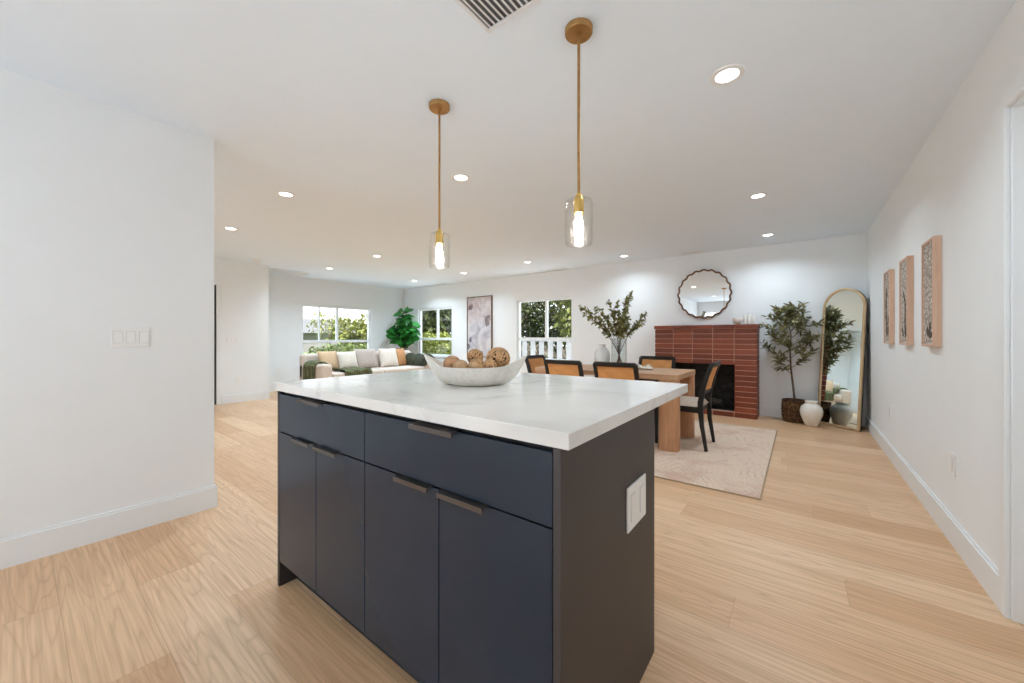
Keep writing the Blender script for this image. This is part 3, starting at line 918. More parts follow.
for u, v, z, r, kd, lab in balls:
    loc = place_in_bowl(u, v, z)
    if kd == 'open':
        t = thing('wicker_ball', lab, 'decorative ball', loc, 0, GB)
        bm = NB(); ball(bm, (0, 0, 0), r * 0.84); obj('core', bm, M['core'], t, smooth=True)
        bm = NB(); wicker_ball(bm, r * 0.96, 40, r * 0.036, int(u * 1000) + 7); obj('wicker_strands', bm, M['rattan'], t, smooth=True)
    elif kd == 'ring':
        t = thing('banded_ball', lab, 'decorative ball', loc, 0, GB)
        bm = NB(); ball(bm, (0, 0, 0), r * 0.95); obj('core', bm, M['ball_cork'], t, smooth=True)
        bm = NB()
        for k in range(5):
            zz = (-0.6 + 0.3 * k) * r; rr = math.sqrt(r*r - zz*zz)
            tube(bm, [(rr * math.cos(2*PI*i/28), zz, rr * math.sin(2*PI*i/28)) for i in range(28)], r * 0.07, 6, closed=True)
        o = obj('bands', bm, M['rattan'], t, smooth=True)
    else:
        bm = NB(); ball(bm, (0, 0, 0), r, 24, 16)
        for vtx in bm.verts: vtx.co *= 1 + 0.03 * noise.noise(vtx.co * 60)
        o = obj('wooden_ball' if kd == 'wood' else 'cork_ball', bm, M['ball_wood'] if kd == 'wood' else M['ball_cork'], smooth=True)
        o.location = loc; tag(o, lab, 'decorative ball', GB)

# ================================================================== DINING AREA
bm = NB(); box(bm, (-3.26, 3.12, 0.0005), (-0.215, 5.54, 0.011))
rug = thing('area_rug', 'faded beige medallion rug under the dining table', 'rug', (-1.74, 4.33, 0))
obj('pile', B((-1.517, -1.203, 0.0), (1.517, 1.203, 0.011)), M['rug'], rug, bevel=0.003)
bm.free(); bm = NB()
for lo, hi in (((-1.525, -1.21), (1.525, -1.203)), ((-1.525, 1.203), (1.525, 1.21)), ((-1.525, -1.203), (-1.517, 1.203)), ((1.517, -1.203), (1.525, 1.203))):
    box(bm, (lo[0], lo[1], 0), (hi[0], hi[1], 0.010))
obj('binding', bm, M['rug_edge'], rug)
RZ = 0.011

TX0, TX1, TY0, TY1, TZ = -2.60, -0.94, 3.865, 4.675, 0.76
tb = thing('dining_table', 'warm oak dining table with chunky rounded legs on the rug', 'table', ((TX0 + TX1)/2, (TY0 + TY1)/2, RZ))
tw, td = TX1 - TX0, TY1 - TY0
bm = NB(); prism(bm, rounded_rect(tw, td, 0.03), TZ - RZ - 0.055, TZ - RZ); obj('tabletop', bm, M['table_wood'], tb, bevel=0.004)
for sx in (-1, 1):
    for sy in (-1, 1):
        bm = NB()
        prism(bm, [(sx * (tw/2 - 0.095) + p[0], sy * (td/2 - 0.078) + p[1]) for p in rounded_rect(0.19, 0.156, 0.055)], 0, TZ - RZ - 0.055)
        obj('leg', bm, M['table_leg'], tb, smooth=True, angle=35)

def make_chair(label, group):
    t = thing('dining_chair', label, 'chair', (0, 0, RZ), 0, group)
    W = 0.425
    # seat
    bm = NB()
    nx, ny = 12, 12
    def sp(i, j, top):
        u = -1 + 2 * i / nx; v = -1 + 2 * j / ny
        w = W/2 * (1.0 if v > -1 else 1.0) * (0.97 + 0.05 * (v + 1) / 2)
        z = 0.425 + (0.052 * (1 - abs(u) ** 6) ** 0.5 * (1 - abs(v) ** 6) ** 0.5 if top else 0)
        return (u * w, -0.215 + (v + 1) / 2 * 0.46, z)
    for top in (True, False):
        g = [[bm.verts.new(sp(i, j, top)) for j in range(ny + 1)] for i in range(nx + 1)]
        for i in range(nx):
            for j in range(ny): bm.faces.new((g[i][j], g[i+1][j], g[i+1][j+1], g[i][j+1]))
    bmesh.ops.remove_doubles(bm, verts=bm.verts, dist=1e-4)
    obj('seat_cushion', bm, M['linen'], t, smooth=True, angle=70)
    bm = NB()
    box(bm, (-W/2 + 0.02, -0.20, 0.365), (W/2 - 0.02, -0.175, 0.425)); box(bm, (-W/2 + 0.02, 0.215, 0.365), (W/2 - 0.02, 0.24, 0.425))
    box(bm, (-W/2, -0.19, 0.365), (-W/2 + 0.024, 0.24, 0.425)); box(bm, (W/2 - 0.024, -0.19, 0.365), (W/2, 0.24, 0.425))
    obj('seat_frame', bm, M['black_wood'], t, bevel=0.003)
    for s in (-1, 1):
        x = s * (W/2 - 0.020)
        bm = NB(); bar(bm, [(x, 0.222, 0.0), (x, 0.222, 0.2), (x, 0.222, 0.364)], [0.028, 0.036, 0.042], [0.026, 0.034, 0.040])
        obj('leg', bm, M['black_wood'], t, bevel=0.004)
        x = s * (W/2 - 0.006)
        bm = NB(); bar(bm, [(x, -0.256, 0.0), (x, -0.238, 0.12), (x, -0.217, 0.25), (x, -0.207, 0.38), (x, -0.205, 0.47), (x, -0.226, 0.60), (x, -0.265, 0.74), (x, -0.308, 0.855)],
                       [0.030, 0.032, 0.034, 0.038, 0.038, 0.038, 0.038, 0.040], [0.030, 0.034, 0.040, 0.048, 0.050, 0.044, 0.040, 0.036])
        obj('leg', bm, M['black_wood'], t, bevel=0.006)
    n = 9
    def arc(z, y, bow=0.018):
        return [(-W/2 + W * k / (n - 1), y - bow * (1 - (2 * k / (n - 1) - 1) ** 2), z) for k in range(n)]
    bm = NB(); bar(bm, arc(0.848, -0.305), 0.044, 0.030, (0, -0.25, 1)); obj('top_rail', bm, M['black_wood'], t, bevel=0.005)
    bm = NB(); bar(bm, arc(0.575, -0.222), 0.036, 0.024, (0, -0.25, 1)); obj('lower_rail', bm, M['black_wood'], t, bevel=0.004)
    bm = NB()
    ring = []
    for off in (-0.006, 0.006):
        rows = []
        for z, y in ((0.585, -0.224), (0.66, -0.242), (0.75, -0.268), (0.835, -0.300)):
            rows.append([bm.verts.new((p[0] * 0.95, p[1] + off, z)) for p in arc(z, y)])
        for A, Bq in zip(rows, rows[1:]):
            for k in range(n - 1): bm.faces.new((A[k], A[k+1], Bq[k+1], Bq[k]))
        ring.append(rows)
    for a, b in ((ring[0][0], ring[1][0]), (ring[0][-1], ring[1][-1])):
        for k in range(n - 1): bm.faces.new((a[k], a[k+1], b[k+1], b[k]))
    obj('cane_back', bm, M['cane'], t, smooth=True)
    return t
GC = 'dining chairs around the table'
ch = make_chair('black-framed cane chair on the near side of the table, in front of the vases', GC)
ch.location = (-1.452, 3.875, RZ)
for x, y, rz, l in ((-2.045, 3.885, 0, 'black-framed cane chair on the near side of the table, below the picket fence window'),
                    (-2.56, 4.27, -90, 'black-framed cane chair at the far left head of the table'),
                    (-1.46, 4.69, 180, 'black-framed cane chair on the far side, against the fireplace'),
                    (-0.985, 4.295, 90, 'black-framed dining chair seen from the side at the right end of the table')):
    c = copy_tree(ch, None, l); c.location = (x, y, RZ); c.rotation_euler = (0, 0, R(rz))

# ---- vases on the table
o_prof = [(0.0, 0.0), (0.078, 0.0), (0.084, 0.006), (0.085, 0.05), (0.085, 0.33), (0.088, 0.352), (0.085, 0.353), (0.081, 0.33), (0.081, 0.05), (0.078, 0.018), (0.0, 0.015)]
bm = NB(); lathe(bm, o_prof, 40)
o = obj('glass_vase', bm, M['vase_glass'], smooth=True, angle=50); o.location = (-1.655, 4.20, TZ)
tag(o, 'tall clear glass cylinder vase holding leafy branches on the dining table', 'vase')
bm = NB(); lathe(bm, ((0.0, 0.0), (0.045, 0.0), (0.060, 0.01), (0.085, 0.07), (0.094, 0.13), (0.085, 0.19), (0.058, 0.232), (0.036, 0.246), (0.034, 0.262), (0.042, 0.282), (0.038, 0.282), (0.030, 0.262), (0.031, 0.246), (0.052, 0.228), (0.0, 0.2)), 48,
                wob=lambda a, z: 0.018 * math.cos(a * 16))
o = obj('white_vase', bm, M['frost'], smooth=True, angle=60); o.location = (-1.88, 4.24, TZ)
tag(o, 'round white narrow-necked vase beside the glass vase on the dining table', 'vase')

def stem_path(p0, p1, bend, n=8):
    p0 = Vector(p0); p1 = Vector(p1); b = Vector(bend)
    return [p0.lerp(p1, i/(n-1)) + b * 4 * (i/(n-1)) * (1 - i/(n-1)) for i in range(n)]

# branches: real spread, in the vase
br = thing('leafy_branches', 'spray of small-leaved green branches in the glass vase', 'branches', (-1.655, 4.20, TZ))
sb = NB(); lb = NB(); q = random.Random(11)
side = Vector((0.8, 0.6, 0))       # broad side of the spray
dep = Vector((-0.6, 0.8, 0))
for (sx, sz, dd) in ((-0.42, 0.72, 0.05), (-0.40, 0.62, -0.06), (-0.30, 0.60, -0.08), (-0.22, 0.70, 0.06), (-0.18, 0.58, -0.1), (-0.10, 0.76, 0.02), (-0.02, 0.66, 0.1), (0.03, 0.74, 0.1), (0.09, 0.80, -0.04), (0.11, 0.80, 0.04), (0.15, 0.86, 0.04), (0.02, 0.60, -0.08), (0.16, 0.60, 0.10), (0.30, 0.62, 0.0), (0.27, 0.54, 0.04), (0.10, 0.54, 0.14), (-0.05, 0.54, -0.14), (0.06, 0.50, -0.1)):
    st = side * (sx * -0.13) + dep * (dd * -0.3) + Vector((0, 0, 0.02))
    en = side * sx + dep * dd * 1.6 + Vector((0, 0, sz))
    path = stem_path(st, en, side * (-sx * 0.12) + Vector((0, 0, 0.05)), 12)
    tube(sb, path, [0.0034 - 0.0022 * i / 11 for i in range(12)], 5)
    for i in range(5, 12):
        if path[i].z < 0.38: continue
        tdir = (path[min(i+1, 11)] - path[i-1]).normalized()
        for k in range(9):
            dv = (tdir * 0.6 + Vector((q.gauss(0, 1), q.gauss(0, 1), q.gauss(0, 1))).normalized() * 0.9)
            leaf(lb, path[i] + tdir * q.uniform(-0.03, 0.03), dv, (q.gauss(0, .4), q.gauss(0, .4), 1), q.uniform(0.040, 0.066), q.uniform(0.022, 0.034))
obj('stems', sb, M['bark'], br)
obj('leaves', lb, M['leaf_olive'], br)

def napkin(label, x, y, seed, rz):
    bm = NB(); n = 22; w = 0.26
    g = []
    for i in range(n + 1):
        row = []
        for j in range(n + 1):
            u = -1 + 2*i/n; v = -1 + 2*j/n
            h = 0.012 + 0.055 * max(0, noise.noise(Vector((u * 1.5 + seed, v * 1.5, 0.3))) + 0.35) * (1 - max(abs(u), abs(v)) ** 4)
            row.append(bm.verts.new((u * w/2 * (1 - 0.15 * noise.noise(Vector((v * 2, seed, 0)))), v * w/2 * 0.8, max(0.002, h * (1.1 - 0.5 * u * u)))))
        g.append(row)
    for i in range(n):
        for j in range(n): bm.faces.new((g[i][j], g[i+1][j], g[i+1][j+1], g[i][j+1]))
    o = obj('table_napkin', bm, M['napkin'], smooth=True, angle=80)
    md = o.modifiers.new('thick', 'SOLIDIFY'); md.thickness = 0.002; md.offset = 1
    o.location = (x, y, TZ); o.rotation_euler = (0, 0, rz)
    tag(o, label, 'napkin', 'napkins on the dining table')
napkin('rumpled patterned napkin on the dining table before the far chair', -1.47, 4.40, 1.0, 0.3)
napkin('rumpled linen napkin on the dining table between the two near chairs', -1.72, 4.0, 5.0, -0.2)

# ================================================================== FIREPLACE
fp = thing('fireplace', 'red brick fireplace with a black firebox against the back wall', 'fireplace', ((FX0 + FX1)/2, YB, 0))
fw = FX1 - FX0; fd = YB - FY - 0.002; fh = 1.305
bw, bh, gap = fw / 5, 0.0725, 0.010
OX0, OX1, OZ0, OZ1 = -fw/2 + bw * 0.98, fw/2 - bw * 0.98, bh + 0.012, 0.755
mb = NB(); bb = NB()
y1 = -0.002; y0 = -fd + 0.0035
# mortar core around the opening
box(mb, (-fw/2 + 0.006, y0, 0), (OX0 - 0.006, y1, fh - 0.03)); box(mb, (OX1 + 0.006, y0, 0), (fw/2 - 0.006, y1, fh - 0.03))
box(mb, (OX0 - 0.006, y0, OZ1 + 0.012), (OX1 + 0.006, y1, fh - 0.03)); box(mb, (OX0 - 0.006, y0, 0), (OX1 + 0.006, y1, OZ0 - 0.008))
def brick(x0, x1, yy0, yy1, z0, z1):
    box(bb, (x0, yy0, z0), (x1, yy1, z1))
rows = int(round((fh - 0.055) / bh))
bh = (fh - 0.055) / rows
for r in range(rows):
    z0 = r * bh + gap * 0.5; z1 = (r + 1) * bh - gap * 0.5
    for k in range(5):
        x0 = -fw/2 + k * bw + (0 if k == 0 else gap * 0.5); x1 = -fw/2 + (k + 1) * bw - (0 if k == 4 else gap * 0.5)
        if z1 < OZ1 + 0.01 and r > 0 and x1 > OX0 + 0.02 and x0 < OX1 - 0.02:
            continue
        zz1 = z1 if r else min(z1, OZ0 - 0.002)
        brick(x0, x1, -fd, -fd + 0.07, z0, zz1)
    # returns on both sides
    for sx in (-1, 1):
        xa, xb = sorted((sx * fw/2, sx * (fw/2 - 0.05)))
        n = 2
        L = (fd - 0.075) / n
        for k in range(n):
            brick(xa, xb, -fd + 0.08 + k * L, -fd + 0.08 + (k + 1) * L - gap, z0, z1)
obj('mortar', mb, M['mortar'], fp)
obj('brickwork', bb, M['brick'], fp, bevel=0.0025, segs=1)
bb = NB()
for k in range(5):
    box(bb, (-fw/2 - 0.012 + k * (fw + 0.024)/5 + (0.004 if k else 0), -fd - 0.014, fh - 0.052), (-fw/2 - 0.012 + (k + 1) * (fw + 0.024)/5 - (0.004 if k < 4 else 0), -0.003, fh))
box(bb, (-fw/2, -fd + 0.004, fh - 0.052), (fw/2, -0.004, fh - 0.004))
obj('mantel_shelf', bb, M['brick'], fp, bevel=0.003, segs=1)
bm = NB()
tk = 0.02
box(bm, (OX0 - 0.03, -0.05, 0.05), (OX1 + 0.03, -0.008, OZ1 + 0.03))
box(bm, (OX0 - 0.03, y0 + 0.06, 0.05), (OX0 + 0.0, -0.05, OZ1 + 0.02)); box(bm, (OX1 - 0.0, y0 + 0.06, 0.05), (OX1 + 0.03, -0.05, OZ1 + 0.02))
box(bm, (OX0, y0 + 0.06, OZ1), (OX1, -0.05, OZ1 + 0.02)); box(bm, (OX0, y0 + 0.06, OZ0 - 0.03), (OX1, -0.05, OZ0 - 0.004))
obj('firebox', bm, M['soot'], fp)
bm = NB(); box(bm, (OX0 - 0.03, -fd + 0.004, OZ1 + 0.001), (OX1 + 0.03, -fd + 0.09, OZ1 + 0.008)); obj('lintel', bm, M['steel'], fp)
# grate with charred logs
gt = thing('fire_grate', 'black iron log grate inside the fireplace', 'grate', ((FX0 + FX1)/2, YB - 0.20, OZ0 - 0.004))
bm = NB()
for k in range(6):
    x = -0.22 + k * 0.088
    tube(bm, ((x, -0.085, 0.10), (x, -0.075, 0.05), (x, 0.07, 0.045), (x, 0.085, 0.08)), 0.006, 6)
for yy in (-0.05, 0.05):
    tube(bm, ((-0.25, yy, 0.04), (0.25, yy, 0.04)), 0.006, 6)
for x in (-0.2, 0.2):
    for yy in (-0.05, 0.05): tube(bm, ((x, yy, 0.0), (x, yy, 0.045)), 0.006, 6)
obj('bars', bm, M['steel'], gt)
for (ya, z, r, l, lab) in ((-0.035, 0.092, 0.038, 0.46, 'charred log at the front of the fire grate'), (0.042, 0.094, 0.036, 0.42, 'charred log at the back of the fire grate')):
    bm = NB(); tube(bm, [(-l/2 + l*i/9, 0.006 * math.sin(i * 1.3), 0.004 * math.cos(i)) for i in range(10)], [r * (0.92 + 0.1 * math.sin(i * 2.1)) for i in range(10)], 12)
    o = obj('log', bm, M['log'], smooth=True); o.location = ((FX0 + FX1)/2, YB - 0.20 + ya, OZ0 + z); tag(o, lab, 'log', 'logs in the fireplace')

# mantel decor
for x, h, l in ((-0.625, 0.150, 'left'), (-0.578, 0.158, 'middle'), (-0.530, 0.146, 'right')):
    t = thing('pillar_candle', 'slim ivory candle on the right of the mantel, %s of three' % l, 'candle', (x, 6.30, fh), 0, 'candles on the mantel')
    bm = NB(); lathe(bm, ((0.0, 0.0), (0.019, 0.0), (0.020, 0.003), (0.020, h - 0.004), (0.018, h), (0.0, h - 0.003)), 20); obj('wax_body', bm, M['wax'], t, smooth=True)
    bm = NB(); tube(bm, ((0, 0, h - 0.004), (0.001, 0, h + 0.010)), 0.0012, 5); obj('wick', bm, M['black_wood'], t)
bm = NB(); lathe(bm, ((0.0, 0.0), (0.030, 0.0), (0.032, 0.008), (0.056, 0.035), (0.066, 0.075), (0.060, 0.105), (0.054, 0.105), (0.058, 0.075), (0.048, 0.04), (0.0, 0.016)), 32)
o = obj('mantel_bowl', bm, M['ceramic'], smooth=True); o.location = (-0.72, 6.30, fh); tag(o, 'small white bowl on the mantel left of the candles', 'bowl')

# round scalloped mirror
rm = thing('round_mirror', 'round scalloped copper-framed mirror above the fireplace', 'mirror', (-1.19, YB, 1.80))
bm = NB(); pts = []
N = 200
for i in range(N):
    a = 2*PI*i/N
    r = 0.368 + 0.0085 * math.cos(20 * a)
    pts.append((r * math.cos(a), -0.022, r * math.sin(a)))
tube(bm, pts, 0.0125, 10, closed=True); obj('frame', bm, M['copper'], rm, smooth=True)
bm = NB(); vs = [bm.verts.new((0.366 * math.cos(2*PI*i/96), -0.018, 0.366 * math.sin(2*PI*i/96))) for i in range(96)]; bm.faces.new(vs); obj('mirror_glass', bm, M['mirror'], rm)
bm = NB(); prism(bm, [(0.366 * math.cos(2*PI*i/96), 0.366 * math.sin(2*PI*i/96)) for i in range(96)], 0.001, 0.017)
bmesh.ops.rotate(bm, verts=bm.verts, cent=(0, 0, 0), matrix=Matrix.Rotation(R(90), 3, 'X')); obj('backing', bm, M['backing'], rm)

# ================================================================== LEANING MIRROR
ML, MW, PHI, TILT = 1.745, 0.485, R(37), R(4.2)
lm = thing('floor_mirror', 'tall arched gold-framed mirror leaning in the right corner', 'mirror', (0.382, 6.255, 0.004))
lm.rotation_euler = (-TILT, 0, -PHI)
def arch(w, h, base=0.0, n=28):
    r = w / 2
    p = [(-w/2, base), (-w/2, h - r)]
    p += [(-r * math.cos(PI * k / n), h - r + r * math.sin(PI * k / n)) for k in range(1, n)]
    p += [(w/2, h - r), (w/2, base)]
    return p
def arch_prism(pts, y0, y1):
    bm = NB()
    a = [bm.verts.new((x, y0, z)) for x, z in pts]; b = [bm.verts.new((x, y1, z)) for x, z in pts]
    bm.faces.new(a); bm.faces.new(list(reversed(b)))
    n = len(pts)
    for i in range(n):
        j = (i + 1) % n; bm.faces.new((a[i], b[i], b[j], a[j]))
    return bm
bm = NB()
fo, fi = arch(MW, ML), arch(MW - 0.052, ML - 0.026, 0.026)
def inner_y(k): return -0.018
for (ya, yb) in ((-0.030, 0.0),):
    A = [bm.verts.new((x, ya, z)) for x, z in fo]; I = [bm.verts.new((x, ya, z)) for x, z in fi]
    A2 = [bm.verts.new((x, yb, z)) for x, z in fo]; I2 = [bm.verts.new((x, yb, z)) for x, z in fi]
    n = len(fo)
    for i in range(n):
        j = (i + 1) % n
        bm.faces.new((A[i], A[j], I[j], I[i])); bm.faces.new((A2[i], I2[i], I2[j], A2[j])); bm.faces.new((A[i], A2[i], A2[j], A[j])); bm.faces.new((I[i], I[j], I2[j], I2[i]))
obj('frame', bm, M['goldframe'], lm, bevel=0.007, segs=3)
bm = NB(); bm.faces.new([bm.verts.new((x, -0.016, z)) for x, z in arch(MW - 0.05, ML - 0.025, 0.025)]); obj('mirror_glass', bm, M['mirror_tint'], lm)
obj('backing', arch_prism(arch(MW - 0.004, ML - 0.002, 0.002), 0.0005, 0.018), M['backing'], lm)

# ================================================================== TREE IN BASKET, VASE
tr = thing('potted_tree', 'leafy slender tree in a woven basket left of the leaning mirror', 'plant', (-0.055, 6.325, 0))
bk = NB()
prof = [(0.0, 0.0), (0.122, 0.0), (0.128, 0.005)]
for k in range(14):
    z = 0.012 + k * 0.0195; r = 0.130 + 0.012 * math.sin(PI * k / 14) + (0.004 if k % 2 else 0)
    prof += [(r, z), (r + 0.006, z + 0.010)]
prof += [(0.140, 0.288), (0.134, 0.292), (0.126, 0.286), (0.124, 0.25)]
lathe(bk, prof, 44, wob=lambda a, z: 0.012 * math.sin(a * 22 + (z * 161.0)))
obj('basket', bk, M['basket'], tr, smooth=True, angle=70)
bm = NB(); lathe(bm, ((0.124, 0.25), (0.08, 0.258), (0.0, 0.262)), 30); obj('soil', bm, M['soil'], tr, smooth=True)
tb_, lv = NB(), NB(); q = random.Random(23)
trunk = [Vector((0.0, 0.0, 0.25)), Vector((-0.015, 0, 0.42)), Vector((-0.03, -0.01, 0.58)), Vector((-0.045, -0.01, 0.75)), Vector((-0.05, -0.02, 0.95)), Vector((-0.04, -0.03, 1.15)), Vector((-0.06, -0.03, 1.27)), Vector((-0.06, -0.04, 1.37))]
tube(tb_, trunk, [0.014, 0.012, 0.011, 0.010, 0.008, 0.006, 0.004, 0.002], 8)
lim = YB - 6.325 - 0.03
def clampy(v):
    if v.y > lim: v.y = lim - 0.01 * q.random()
    return v
def twig(p, d, L, depth):
    n = 7
    pts = []
    p = Vector(p); d = Vector(d).normalized()
    for i in range(n):
        pts.append(clampy(p.copy())); p += d * L / (n - 1); d = (d + Vector((q.gauss(0, .10), q.gauss(0, .10), q.gauss(0.03, .08)))).normalized()
    tube(tb_, pts, [0.0038 * (1 - 0.75 * i / (n - 1)) for i in range(n)], 5)
    for i in range(1, n):
        t = (pts[i] - pts[i-1]).normalized()
        if depth > 0 and i in (2, 4, 5):
            twig(pts[i], t + Vector((q.gauss(0, .7), q.gauss(0, .6), q.gauss(.15, .4))), L * 0.48, depth - 1)
        if i >= 2:
            for k in range(3 if i < n - 1 else 4):
                dv = t * 0.8 + Vector((q.gauss(0, .65), q.gauss(0, .65), q.gauss(-.05, .5)))
                pp = pts[i] + t * q.uniform(-.03, .02)
                if pp.y + dv.normalized().y * 0.08 > lim + 0.02: dv.y = -abs(dv.y)
                leaf(lv, pp, dv, (q.gauss(0, .4), q.gauss(0, .4), 1), q.uniform(0.064, 0.095), q.uniform(0.026, 0.036), droop=0.15)
for (k, f, ang, el, L) in ((2, .3, 200, 40, .30), (2, .8, 350, 35, .30), (3, .2, 190, 30, .36), (3, .5, 20, 38, .36), (3, .8, 260, 30, .30), (4, .1, 160, 30, .38), (4, .3, 340, 32, .38), (4, .6, 215, 35, .36),
                           (4, .8, 30, 40, .34), (5, .1, 180, 35, .36), (5, .3, 300, 40, .28), (5, .5, 10, 45, .34), (5, .8, 200, 50, .28), (6, .1, 150, 50, .26), (6, .4, 330, 55, .26), (6, .7, 250, 60, .20), (6, .95, 90, 75, .14)):
    p = trunk[k].lerp(trunk[k+1], f) if k + 1 < len(trunk) else trunk[k]
    a, e = R(ang), R(el)
    twig(p, (math.cos(a) * math.cos(e), math.sin(a) * math.cos(e) * 0.8 - 0.08, math.sin(e)), L * 0.84, 1)
obj('trunk', tb_, M['bark'], tr, smooth=True)
obj('foliage', lv, M['leaf_ruscus'], tr)

bm = NB(); lathe(bm, ((0.0, 0.0), (0.058, 0.0), (0.066, 0.008), (0.090, 0.075), (0.113, 0.14), (0.119, 0.190), (0.108, 0.240), (0.080, 0.272), (0.062, 0.286), (0.062, 0.300), (0.070, 0.312), (0.066, 0.316), (0.054, 0.304), (0.052, 0.288), (0.07, 0.27), (0.0, 0.24)), 48)
o = obj('floor_vase', bm, M['ceramic'], smooth=True, angle=60); o.location = (0.115, 6.125, 0)
tag(o, 'cream round-shouldered floor vase standing before the leaning mirror', 'vase')

# ================================================================== WALL ART (right wall)
def carved_panel(label, y0, y1, z0, z1, leaves):
    t = thing('carved_panel', label, 'wall art', (XR, (y0 + y1)/2, z0), R(-90), 'carved panels on the right wall')
    w, h = y1 - y0, z1 - z0
    f, dpt = 0.016, 0.037
    bm = NB()
    for lo, hi in (((-w/2, 0), (-w/2 + f, h)), ((w/2 - f, 0), (w/2, h)), ((-w/2 + f, 0), (w/2 - f, f)), ((-w/2 + f, h - f), (w/2 - f, h))):
        box(bm, (lo[0], -dpt, lo[1]), (hi[0], -0.0005, hi[1]))
    obj('frame', bm, M['art_frame'], t, bevel=0.002)
    obj('relief', B((-w/2 + f, -dpt + 0.008, f), (w/2 - f, -0.004, h - f)), M['carving'], t)
    bm = NB()
    for (x, z, dx, dz, L, W) in leaves:
        leaf(bm, (x, -dpt + 0.006, z), (dx, -0.02, dz), (0, -1, 0), L, W, fold=0.05, droop=0.02)
    o = obj('carved_leaves', bm, M['carved_leaf'], t); md = o.modifiers.new('thick', 'SOLIDIFY'); md.thickness = 0.004
    return t
carved_panel('carved wood panel nearest the door casing, with one small dark leaf near its foot', 3.33, 3.60, 1.07, 1.735,
             [(0.02, 0.06, 0.25, 1, 0.10, 0.035), (0.0, 0.06, -0.5, 1, 0.08, 0.03), (0.03, 0.05, 0.9, .7, 0.07, 0.03)])
carved_panel('middle carved wood panel of three, with a tall curved dark stem', 4.02, 4.30, 1.07, 1.735,
             [(0.05, 0.05, -0.1, 1, 0.12, 0.04), (0.03, 0.14, 0.1, 1, 0.12, 0.03), (0.05, 0.23, -0.15, 1, 0.13, 0.028), (0.02, 0.33, -0.5, 1, 0.10, 0.025), (-0.02, 0.06, -0.6, 1, 0.09, 0.03), (0.07, 0.07, 0.4, 1, 0.08, 0.03)])
carved_panel('farthest carved wood panel nearest the leaning mirror, with dark leaves rising up its left side', 4.73, 5.01, 1.07, 1.735,
             [(-0.03, 0.06, 0.1, 1, 0.14, 0.045), (-0.05, 0.18, 0.05, 1, 0.14, 0.05), (-0.05, 0.29, -0.05, 1, 0.14, 0.045), (-0.04, 0.40, 0.1, 1, 0.11, 0.04), (0.03, 0.07, 0.4, 1, 0.10, 0.035), (0.02, 0.17, 0.6, 1, 0.09, 0.03)])

# ================================================================== PAINTING (back wall)
pt_ = thing('abstract_painting', 'tall abstract blush and grey painting on the back wall between two windows', 'painting', (-5.88, YB, 0.665))
pw, ph = 0.765, 1.40
obj('canvas', B((-pw/2 + 0.014, -0.030, 0.014), (pw/2 - 0.014, -0.004, ph - 0.014)), M['painting'], pt_)
bm = NB()
for lo, hi in (((-pw/2, 0), (-pw/2 + 0.014, ph)), ((pw/2 - 0.014, 0), (pw/2, ph)), ((-pw/2 + 0.014, 0), (pw/2 - 0.014, 0.014)), ((-pw/2 + 0.014, ph - 0.014), (pw/2 - 0.014, ph))):
    box(bm, (lo[0], -0.042, lo[1]), (hi[0], -0.0005, hi[1]))
obj('frame', bm, M['copper'], pt_)

# ================================================================== LIVING ROOM
SX0, SX1, SY0, SY1 = -7.82, -6.86, 3.36, 5.92
sf = thing('sofa', 'blush beige sofa under the far window', 'sofa', (SX0, SY0, 0))
sl, sdp = SY1 - SY0, SX1 - SX0
def soft(name, lo, hi, r, par, m=M['sofa']):
    return obj(name, B(lo, hi), m, par, smooth=True, bevel=r, segs=4, angle=80)
soft('base', (0.04, 0.03, 0.06), (sdp - 0.03, sl - 0.03, 0.30), 0.02, sf)
soft('back', (0.0, 0.0, 0.30), (0.20, sl, 0.80), 0.06, sf)
soft('arm', (0.0, 0.0, 0.06), (sdp, 0.20, 0.63), 0.06, sf)
soft('arm', (0.0, sl - 0.20, 0.06), (sdp, sl, 0.63), 0.06, sf)
soft('seat_cushion', (0.205, 0.205, 0.30), (sdp + 0.01, sl/2 - 0.004, 0.455), 0.045, sf)
soft('seat_cushion', (0.205, sl/2 + 0.004, 0.30), (sdp + 0.01, sl - 0.205, 0.455), 0.045, sf)
for a, b in ((0.06, 0.06), (sdp - 0.06, 0.06), (0.06, sl - 0.06), (sdp - 0.06, sl - 0.06)):
    bm = NB(); lathe(bm, ((0.0, 0.0), (0.018, 0.0), (0.024, 0.062), (0.0, 0.062)), 12, (a, b, 0)); obj('leg', bm, M['black_wood'], sf, smooth=True)

def cushion(label, y0, y1, h, m, lean=18, dx=0.30, rz=0, yaw=0.0):
    w = y1 - y0; n = 14
    bm = NB()
    gs = []
    for sgn in (-1, 1):
        g = []
        for i in range(n + 1):
            row = []
            for j in range(n + 1):
                u = -1 + 2*i/n; v = -1 + 2*j/n
                th = 0.075 * max(0.0, (1 - abs(u) ** 3.2)) ** 0.6 * max(0.0, (1 - abs(v) ** 3.2)) ** 0.6
                pin = 1 - 0.06 * (1 - u * u) * (abs(v) ** 3)
                pin2 = 1 - 0.06 * (1 - v * v) * (abs(u) ** 3)
                row.append(bm.verts.new((sgn * th, u * w/2 * pin2, h/2 + v * h/2 * pin)))
            g.append(row)
        for i in range(n):
            for j in range(n): bm.faces.new((g[i][j], g[i+1][j], g[i+1][j+1], g[i][j+1]))
    bmesh.ops.remove_doubles(bm, verts=bm.verts, dist=1e-4)
    o = obj('throw_pillow', bm, m, smooth=True, angle=80)
    o.location = (SX0 + dx, (y0 + y1)/2, 0.458); o.rotation_euler = (0, R(-lean), yaw)
    tag(o, label, 'pillow', 'pillows along the sofa back')
    return o
cushion('tan pillow at the left end of the sofa, above the green throw', 3.58, 3.97, 0.42, M['cush_tan'], 20, 0.42)
